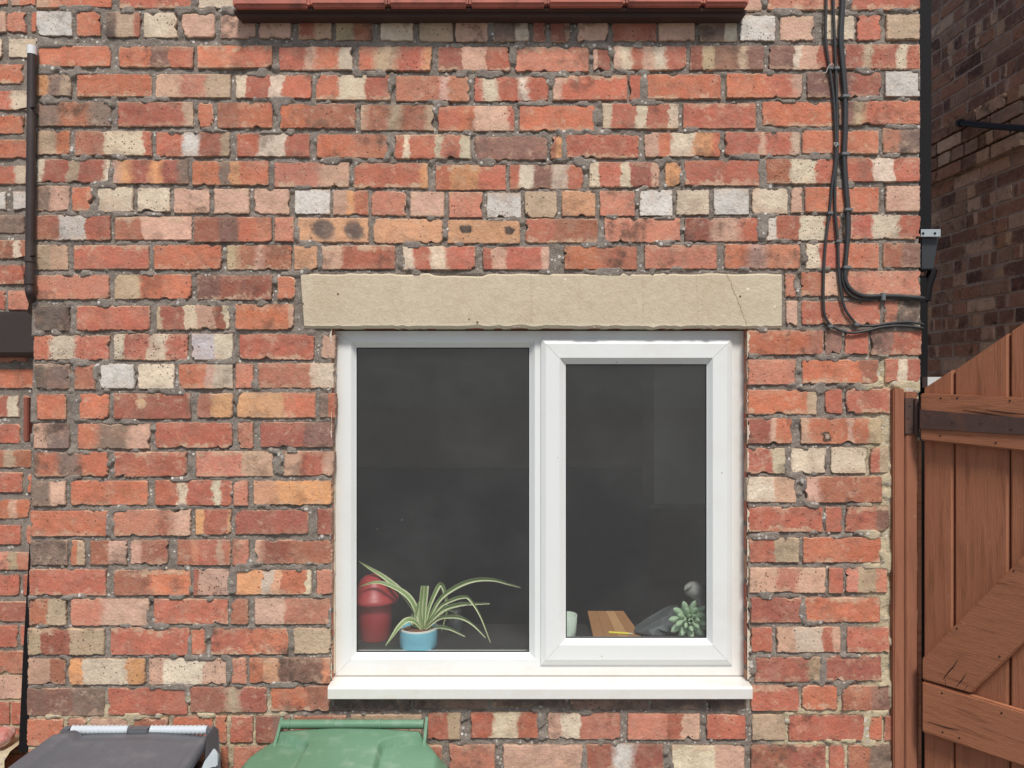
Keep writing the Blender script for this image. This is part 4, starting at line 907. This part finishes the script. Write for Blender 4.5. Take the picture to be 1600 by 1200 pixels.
# ------------------------------------------------------------------ gate post and gate
def wood(name, rgb, dark, stretch, rough=.8, paint=.0):
    m, nt, b = newmat(name)
    pos = N(nt, 'ShaderNodeNewGeometry').outputs['Position']; oi = N(nt, 'ShaderNodeObjectInfo')
    mp = N(nt, 'ShaderNodeMapping'); mp.inputs['Scale'].default_value = stretch; nt.links.new(pos, mp.inputs[0])
    ad = N(nt, 'ShaderNodeVectorMath', operation='ADD'); nt.links.new(mp.outputs[0], ad.inputs[0])
    cb = N(nt, 'ShaderNodeCombineXYZ')
    for i in range(3): nt.links.new(mathn(nt, 'MULTIPLY', oi.outputs['Random'], 20+9*i), cb.inputs[i])
    nt.links.new(cb.outputs[0], ad.inputs[1]); vec = ad.outputs[0]
    g1 = noisen(nt, vec, 12, 6, .6); g2 = noisen(nt, vec, 60, 4, .65); n3 = noisen(nt, pos, 5, 5, .6)
    v = mathn(nt, 'MULTIPLY', mathn(nt, 'MULTIPLY_ADD', g2, .3, .85), mathn(nt, 'MULTIPLY_ADD', n3, .35, .82))
    v = mathn(nt, 'MULTIPLY', v, mathn(nt, 'MULTIPLY_ADD', oi.outputs['Random'], .2, .9))
    cc = N(nt, 'ShaderNodeCombineColor')
    for i in range(3): nt.links.new(v, cc.inputs[i])
    col = mixc(nt, sstep(nt, g1, .48, .72), lin(rgb), lin(dark)); col = mixc(nt, 1.0, col, cc.outputs[0], 'MULTIPLY')
    col = mixc(nt, mathn(nt, 'MULTIPLY', sstep(nt, noisen(nt, vec, 25, 6, .7), .64, .75), .6), col, lin((70,46,36)))
    col = mixc(nt, mathn(nt, 'MULTIPLY', sstep(nt, noisen(nt, pos, 60, 4, .7), .64, .74), .45), col, lin((190,150,122)))
    nt.links.new(col, b.inputs['Base Color']); b.inputs['Roughness'].default_value = rough; b.inputs['Specular IOR Level'].default_value = .3
    bp = N(nt, 'ShaderNodeBump'); bp.inputs['Strength'].default_value = .35; bp.inputs['Distance'].default_value = .004
    nt.links.new(mathn(nt, 'ADD', g1, g2), bp.inputs['Height']); nt.links.new(bp.outputs[0], b.inputs['Normal'])
    return m
M_WV = wood('stained_wood_upright', (160,106,78), (136,88,63), (5, 5, .35))
M_WH = wood('stained_wood_rail', (168,112,82), (138,90,64), (.6, .6, 6))
M_WP = wood('stained_wood_post', (150,99,75), (130,84,63), (5, 5, .3))
M_IRON = plain('rusty_iron', (88,68,62), .6, metal=.2, var=.2, scale=30, dirt=(120,80,62), dirt_amt=.5, dscale=25)
post = empty('gate_post', (P(1416,0,-.05).x, -.05, 0), 'brown stained timber gate post against the house corner', 'post')
ztop = P(0, 607, -.016).z
a, b = P(1392.5,0,.0).x, P(1413.4,0,-.016).x
MB().box((a, -.016, 0), (b, .03, ztop)).build('board', M_WP, post, bevel=.003)
a, b = P(1414.4,0,-.012).x, P(1433.5,0,-.012).x
MB().box((a, -.012, 0), (b, .03, P(0,612,-.012).z)).build('board', M_WP, post, bevel=.003)
a, b = P(1434.2,0,-.006).x, P(1440.5,0,-.006).x
MB().box((a, -.006, 0), (b, .03, P(0,690,-.052).z)).build('bead', M_WH, post, bevel=.002)
GA = R(58); G0 = P(1440.5, 600, -.03); ug = Vector((math.cos(GA), -math.sin(GA), 0)); ng = Vector((-math.sin(GA), -math.cos(GA), 0))
camp = Vector((0, -D, CZ))
def GP(px, py, off=0.0):
    """(t, z) on the gate plane, moved off towards the viewer, under a photo pixel"""
    d = Vector(((px-800)/F, 1, -(py-600)/F)); o_ = G0 + ng*off
    s = (o_-camp).dot(ng)/d.dot(ng); h = camp + d*s - G0
    return h.dot(ug), (camp + d*s).z
def gpt(t, z, off): v = G0 + ug*t + ng*off; return Vector((v.x, v.y, z))
gate = empty('wooden_gate', G0.copy()*1.0, 'tall brown stained plank gate with braces standing ajar at right', 'gate')
WO[gate] = Vector((G0.x, G0.y, 0)); gate.location = WO[gate]
ta = GP(1450, 603); tb = GP(1600, 505); slope = (tb[1]-ta[1])/(tb[0]-ta[0])
tedge = [GP(1441.5,900)[0], GP(1490,900)[0], GP(1577,900)[0]]; wpl = .142
while tedge[-1] < .86: tedge.append(tedge[-1]+wpl)
GT = .02
for i in range(len(tedge)-1):
    t0, t1 = tedge[i]+.0022, tedge[i+1]-.0022; za, zc = ta[1]+slope*(t0-ta[0]), ta[1]+slope*(t1-ta[0])
    # chamfered tongue-and-groove board, sawn off at a slant; a nick where the saw slipped
    zz = [za - (.006 if i == 1 else 0), zc]
    pl = MB(); ch = .0055; lo = .06
    prof = [(t0, -GT), (t0, -ch), (t0+ch, 0), (t1-ch, 0), (t1, -ch), (t1, -GT)]
    vs = [gpt(t, lo, o_) for t, o_ in prof] + [gpt(t, zz[0]+(zz[1]-zz[0])*(t-t0)/(t1-t0), o_) for t, o_ in prof]
    pl.add(vs, [tuple(range(6))[::-1], tuple(range(6,12))] + [(k, (k+1) % 6, 6+(k+1) % 6, 6+k) for k in range(6)]); pl.build('plank', M_WV, gate)
def gbar(name, pix, off0, off1, mat, bevel=.003, ext=None):
    tz = [GP(x, y, off1) for x, y in pix]
    if ext:                                           # run on past the picture edge along the bar's own lines
        for i, j in ext: 
            (t0, z0), (t1, z1) = tz[j], tz[i]; s = (.86-t0)/(t1-t0); tz[i] = (.86, z0+(z1-z0)*s)
    n = len(tz); vs = [gpt(t, z, off1) for t, z in tz] + [gpt(t, z, off0) for t, z in tz]
    return MB().add(vs, [tuple(range(n)), tuple(range(2*n-1, n-1, -1))] + [(k, (k+1) % n, n+(k+1) % n, n+k) for k in range(n)]).build(name, mat, gate, bevel=bevel)
gbar('rail', [(1437.5,614.5),(1600,621),(1600,705),(1437.5,688)], .001, .024, M_WH, .004, [(1,0),(2,3)])
gbar('rail', [(1440,1064),(1600,1113),(1600,1198),(1440,1144)], .001, .024, M_WH, .004, [(1,0),(2,3)])
gbar('brace', [(1440.5,1029),(1600,867),(1600,1004),(1517,1083),(1440.5,1061.5)], .001, .0235, M_WH, .003, [(1,0),(2,3)])
gbar('rail', [(1600,150),(1640,150),(1640,180),(1600,180)], .001, .002, M_WH, 0) if False else None
strap = gbar('hinge_strap', [(1437,640),(1600,653),(1600,680),(1437,670)], .0245, .0285, M_IRON, .001, [(1,0),(2,3)])
for px, py in ((1452,648),(1489,659),(1534,660),(1581,669)):
    t, z = GP(px, py, .029); MB().tube([gpt(t,z,.0286), gpt(t,z,.0305)], .0032, 10).build('bolt', M_IRON, strap)
kn = MB(); p, q = P(1414,622,-.016), P(1429,678,-.016); kn.box((p.x, -.017, q.z), (q.x, -.0125, p.z)); kn.build('hinge_plate', M_IRON, post, bevel=.001)
kk = MB(); kk.tube([P(1432,623,-.022), P(1432,679,-.022)], .0065, 12); kk.build('hinge_pin', M_IRON, post)
for px, py in ((1422,633),(1420,652),(1423,668)): MB().tube([P(px,py,-.0172), P(px,py,-.0195)], .003, 10).build('bolt', M_IRON, post)
M_SPLIT = plain('timber_split', (46,32,26), .9, bump=0)
for pts_, of in (([(1473,1062),(1482,1050),(1489,1043),(1497,1030)],.0237), ([(1494,1073),(1502,1064),(1510,1052)],.0237), ([(1506,1079),(1512,1071)],.0237), ([(1478,1070),(1476,1056)],.0237), ([(1505,641),(1535,645),(1565,650),(1600,655),(1640,659)],.0242), ([(1540,640),(1575,645),(1610,648)],.0242), ([(1450,1128),(1480,1137),(1500,1141)],.0242)):
    tz = [GP(x, y, of) for x, y in pts_]; n_ = len(tz)
    MB().tube([gpt(t, z, of-.0002) for t, z in tz], [.0016 if 0 < i < n_-1 else .0005 for i in range(n_)], 6).build('split', M_SPLIT, gate)
M_NAIL = plain('nail_hole', (52,38,32), .8, bump=0)
for px, py, of in ((1469,681,.0242),(1556,692,.0242),(1470,622,.0242),(1496,622,.0242),(1578,626,.0242),(1495,982,.0237),(1584,892,.0237),(1562,1026,.0237),(1472,1083,.0242),(1565,1114,.0242),(1473,1144,.0242),(1499,1153,.0242)):
    t, z = GP(px, py, of); MB().tube([gpt(t,z,of-.0005), gpt(t,z,of+.0008)], .0026, 8).build('nail', M_NAIL, gate)
tag(MB().box((P(1449.5,0,.05).x, .05, P(0,606,.05).z), (P(1471,0,.05).x, .08, P(0,589,.05).z)).build('roof_flashing', plain('white_board', (208,208,204), .6)), 'scrap of white board behind the sloping gate top', 'board')

# ------------------------------------------------------------------ wheelie bins
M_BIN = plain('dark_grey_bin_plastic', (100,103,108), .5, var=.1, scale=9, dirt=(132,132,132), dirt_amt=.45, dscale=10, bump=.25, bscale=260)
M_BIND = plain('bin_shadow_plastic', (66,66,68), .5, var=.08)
M_GREYP = plain('light_grey_plastic', (196,204,208), .45, var=.05, bump=0)
bb = empty('wheelie_bin', (-1.07, -.35, 0), 'dark grey wheelie bin with pale hinge rods at bottom left', 'bin')
by = -.10; kd = D+by
def BP(px, py, y): return P(px, py, y)
zl = P(0, 1144.5, by).z
xl, xr = P(96,0,by).x, P(333,0,by).x
def lid_height(mb, xl, xr, y0, y1, fn, nx=44, ny=30, th=.006, skirt=.03, outline=None):
    vs = []
    for j in range(ny+1):
        v = j/ny; y = y0+(y1-y0)*v
        for i in range(nx+1):
            u = -1+2*i/nx; hw = (xr-xl)/2*(outline(v) if outline else 1); x = (xl+xr)/2+u*hw; vs.append(Vector((x, y, fn(x-(xl+xr)/2, (y0-y), u, v))))
    w = nx+1; fs = [(j*w+i, j*w+i+1, (j+1)*w+i+1, (j+1)*w+i) for j in range(ny) for i in range(nx)]
    border = [i for i in range(w)] + [j*w+nx for j in range(1, ny+1)] + [ny*w+i for i in range(nx-1, -1, -1)] + [j*w for j in range(ny-1, 0, -1)]
    n0_ = len(vs); vs += [vs[i]+Vector((0,0,-skirt)) for i in border]; n = len(border)
    fs += [(border[k], border[(k+1) % n], n0_+(k+1) % n, n0_+k) for k in range(n)]
    mb.add(vs, fs, 0, True); return mb
def ss(a, b, x): t = max(0, min(1, (x-a)/(b-a))); return t*t*(3-2*t)
hw = (xr-xl)/2
def blid(x, f, u, v):
    z = zl - .012*f/.5 - .010*u*u
    z += .020*ss(.68, .75, -u)*(1-.6*ss(.95, 1.0, -u))*ss(.0, .012, f)        # raised rib on the left
    z += .010*ss(.86, .90, u)*ss(.0,.03,f) + .009*ss(.034,.046,f)
    z += .002*mnoise.noise(Vector((x*9, f*9, 0)))
    return z
lo_ = MB(); lid_height(lo_, xl, xr, by, by-.52, blid, outline=lambda v: 1+.06*ss(0,.5,v))
lid_o = lo_.build('lid', M_BIN, bb)
for (pa, pb_) in ((113,201),(236,324)):
    xa_, xb_ = P(pa,0,by+.012).x, P(pb_,0,by+.012).x; pr_ = []; nst = 26
    for i in range(nst+1):
        h = (xb_-xa_)*i/nst; pr_.append((.0138 - (.0028 if i % 2 else 0), h))
    zc_ = P(0,1141,by+.012).z
    MB().lathe(pr_, (xa_, by+.014, zc_), 16, axis='x', cap=True).build('hinge_rod', M_GREYP, lid_o)
for (pa, pb_) in ((96,112.5),(201.8,235),(324.6,336)):
    xa_, xb_ = P(pa,0,by+.01).x, P(pb_,0,by+.01).x
    MB().box((xa_, by-.004, zl-.03), (xb_, by+.03, P(0,1135,by+.02).z)).build('hinge_lug', M_BIN, lid_o, bevel=.006)
body = MB()
def taper(mb, x0, x1, y0, y1, z1, k, z0=.05):
    cx, cy_ = (x0+x1)/2, (y0+y1)/2; q = lambda x, y, z, s: (cx+(x-cx)*s, cy_+(y-cy_)*s, z)
    return mb.hexa([q(x0,y1,z0,k), q(x1,y1,z0,k), q(x1,y1,z1,1), q(x0,y1,z1,1), q(x0,y0,z0,k), q(x1,y0,z0,k), q(x1,y0,z1,1), q(x0,y0,z1,1)])
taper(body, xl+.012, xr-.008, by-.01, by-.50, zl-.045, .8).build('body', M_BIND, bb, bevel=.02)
# side wing of the lid and the pale handle end seen below it
f_ = [P(334,1135,by), P(341.5,1139,by-.005), P(345,1200,by-.12), P(338,1235,by-.18), P(318,1235,by-.2), P(322,1152,by-.06)]
wg = MB(); n = len(f_); b2 = [v+Vector((-.006,.004,-.03)) for v in f_]
wg.add(f_+b2, [tuple(range(n)), tuple(range(2*n-1,n-1,-1))]+[(i,(i+1)%n,n+(i+1)%n,n+i) for i in range(n)]); wg.build('side_wing', M_BIND, bb)
f_ = [P(337,1171,by-.09), P(342,1180,by-.09), P(342,1225,by-.12), P(309,1225,by-.16), P(322,1192,by-.13)]
wg = MB(); n = len(f_); b2 = [v+Vector((0,.012,-.01)) for v in f_]
f_ = [v+Vector((0,-.012,.012)) for v in f_]
wg.add(f_+b2, [tuple(range(n)), tuple(range(2*n-1,n-1,-1))]+[(i,(i+1)%n,n+(i+1)%n,n+i) for i in range(n)]); wg.build('handle_end', M_GREYP, bb, bevel=.003)
for sx in (-1, 1):
    MB().lathe([(.03,-.02),(.095,-.024),(.1,-.015),(.1,.015),(.095,.024),(.03,.02)], ((xl+xr)/2+sx*.2, by-.03, .1), 24, axis='x').build('wheel', M_BLACK, bb)

M_GRN = plain('green_bin_plastic', (98,136,108), .5, var=.09, scale=7, dirt=(140,162,142), dirt_amt=.55, dscale=16, bump=.2, bscale=240)
M_GRND = plain('green_bin_body', (106,142,114), .5, var=.07)
gb_ = empty('wheelie_bin', (-.46, -.35, 0), 'faded green wheelie bin with moulded lid below the window', 'bin')
gy = -.085; gzl = P(0, 1138, gy).z - .036; gcx = P(549, 0, gy).x
def gl_outline(v): return .76 + .24*ss(-.12, .2, v) + .05*ss(.2, .8, v)
def glid(x, f, u, v):
    z = gzl + .012 - .05*f*f/.25 - .014*u*u - .035*ss(.86, 1.0, abs(u))*1.0
    pw = .205 - (.105)*ss(0, 1, min(1, f/.085)) + .015*max(0, f-.085)/.4
    z += .024*(1-ss(pw-.004, pw+.010, abs(x)))
    z += .0015*mnoise.noise(Vector((x*8, f*8, 2)))
    return z
gl_ = MB(); lid_height(gl_, gcx-.298, gcx+.292, gy, gy-.56, glid, nx=110, ny=80, skirt=.035, outline=gl_outline)
glo = gl_.build('lid', M_GRN, gb_)
xa_, xb_ = P(441,0,gy+.02).x, P(662,0,gy+.02).x; zc_ = P(0,1132,gy+.02).z
MB().tube([(xa_, gy+.022, zc_), (xb_, gy+.022, zc_)], .013, 18).build('hinge_rod', M_GRN, glo)
for px in (452, 521, 594):
    x_ = P(px,0,gy+.02).x; MB().tube([(x_-.0022, gy+.022, zc_), (x_+.0022, gy+.022, zc_)], .0156, 18).build('rib', M_GRN, glo)
for px, s_ in ((438,-1),(666,1)):
    x_ = P(px,0,gy+.02).x
    MB().hexa([(x_-.004, gy-.075, gzl-.02), (x_+.004, gy-.075, gzl-.02), (x_+.004, gy-.012, gzl+.018), (x_-.004, gy-.012, gzl+.018), (x_-.004, gy+.035, gzl-.02), (x_+.004, gy+.035, gzl-.02), (x_+.004, gy+.035, zc_+.0145), (x_-.004, gy+.035, zc_+.0145)]).build('hinge_lug', M_GRN, glo)
bd_ = MB(); taper(bd_, gcx-.265, gcx+.285, gy-.03, gy-.55, gzl-.06, .8).build('body', M_GRND, gb_, bevel=.03)
for sx in (-1, 1):
    MB().lathe([(.03,-.02),(.095,-.024),(.1,-.015),(.1,.015),(.095,.024),(.03,.02)], (gcx+sx*.24, gy-.05, .1), 24, axis='x').build('wheel', M_BLACK, gb_)
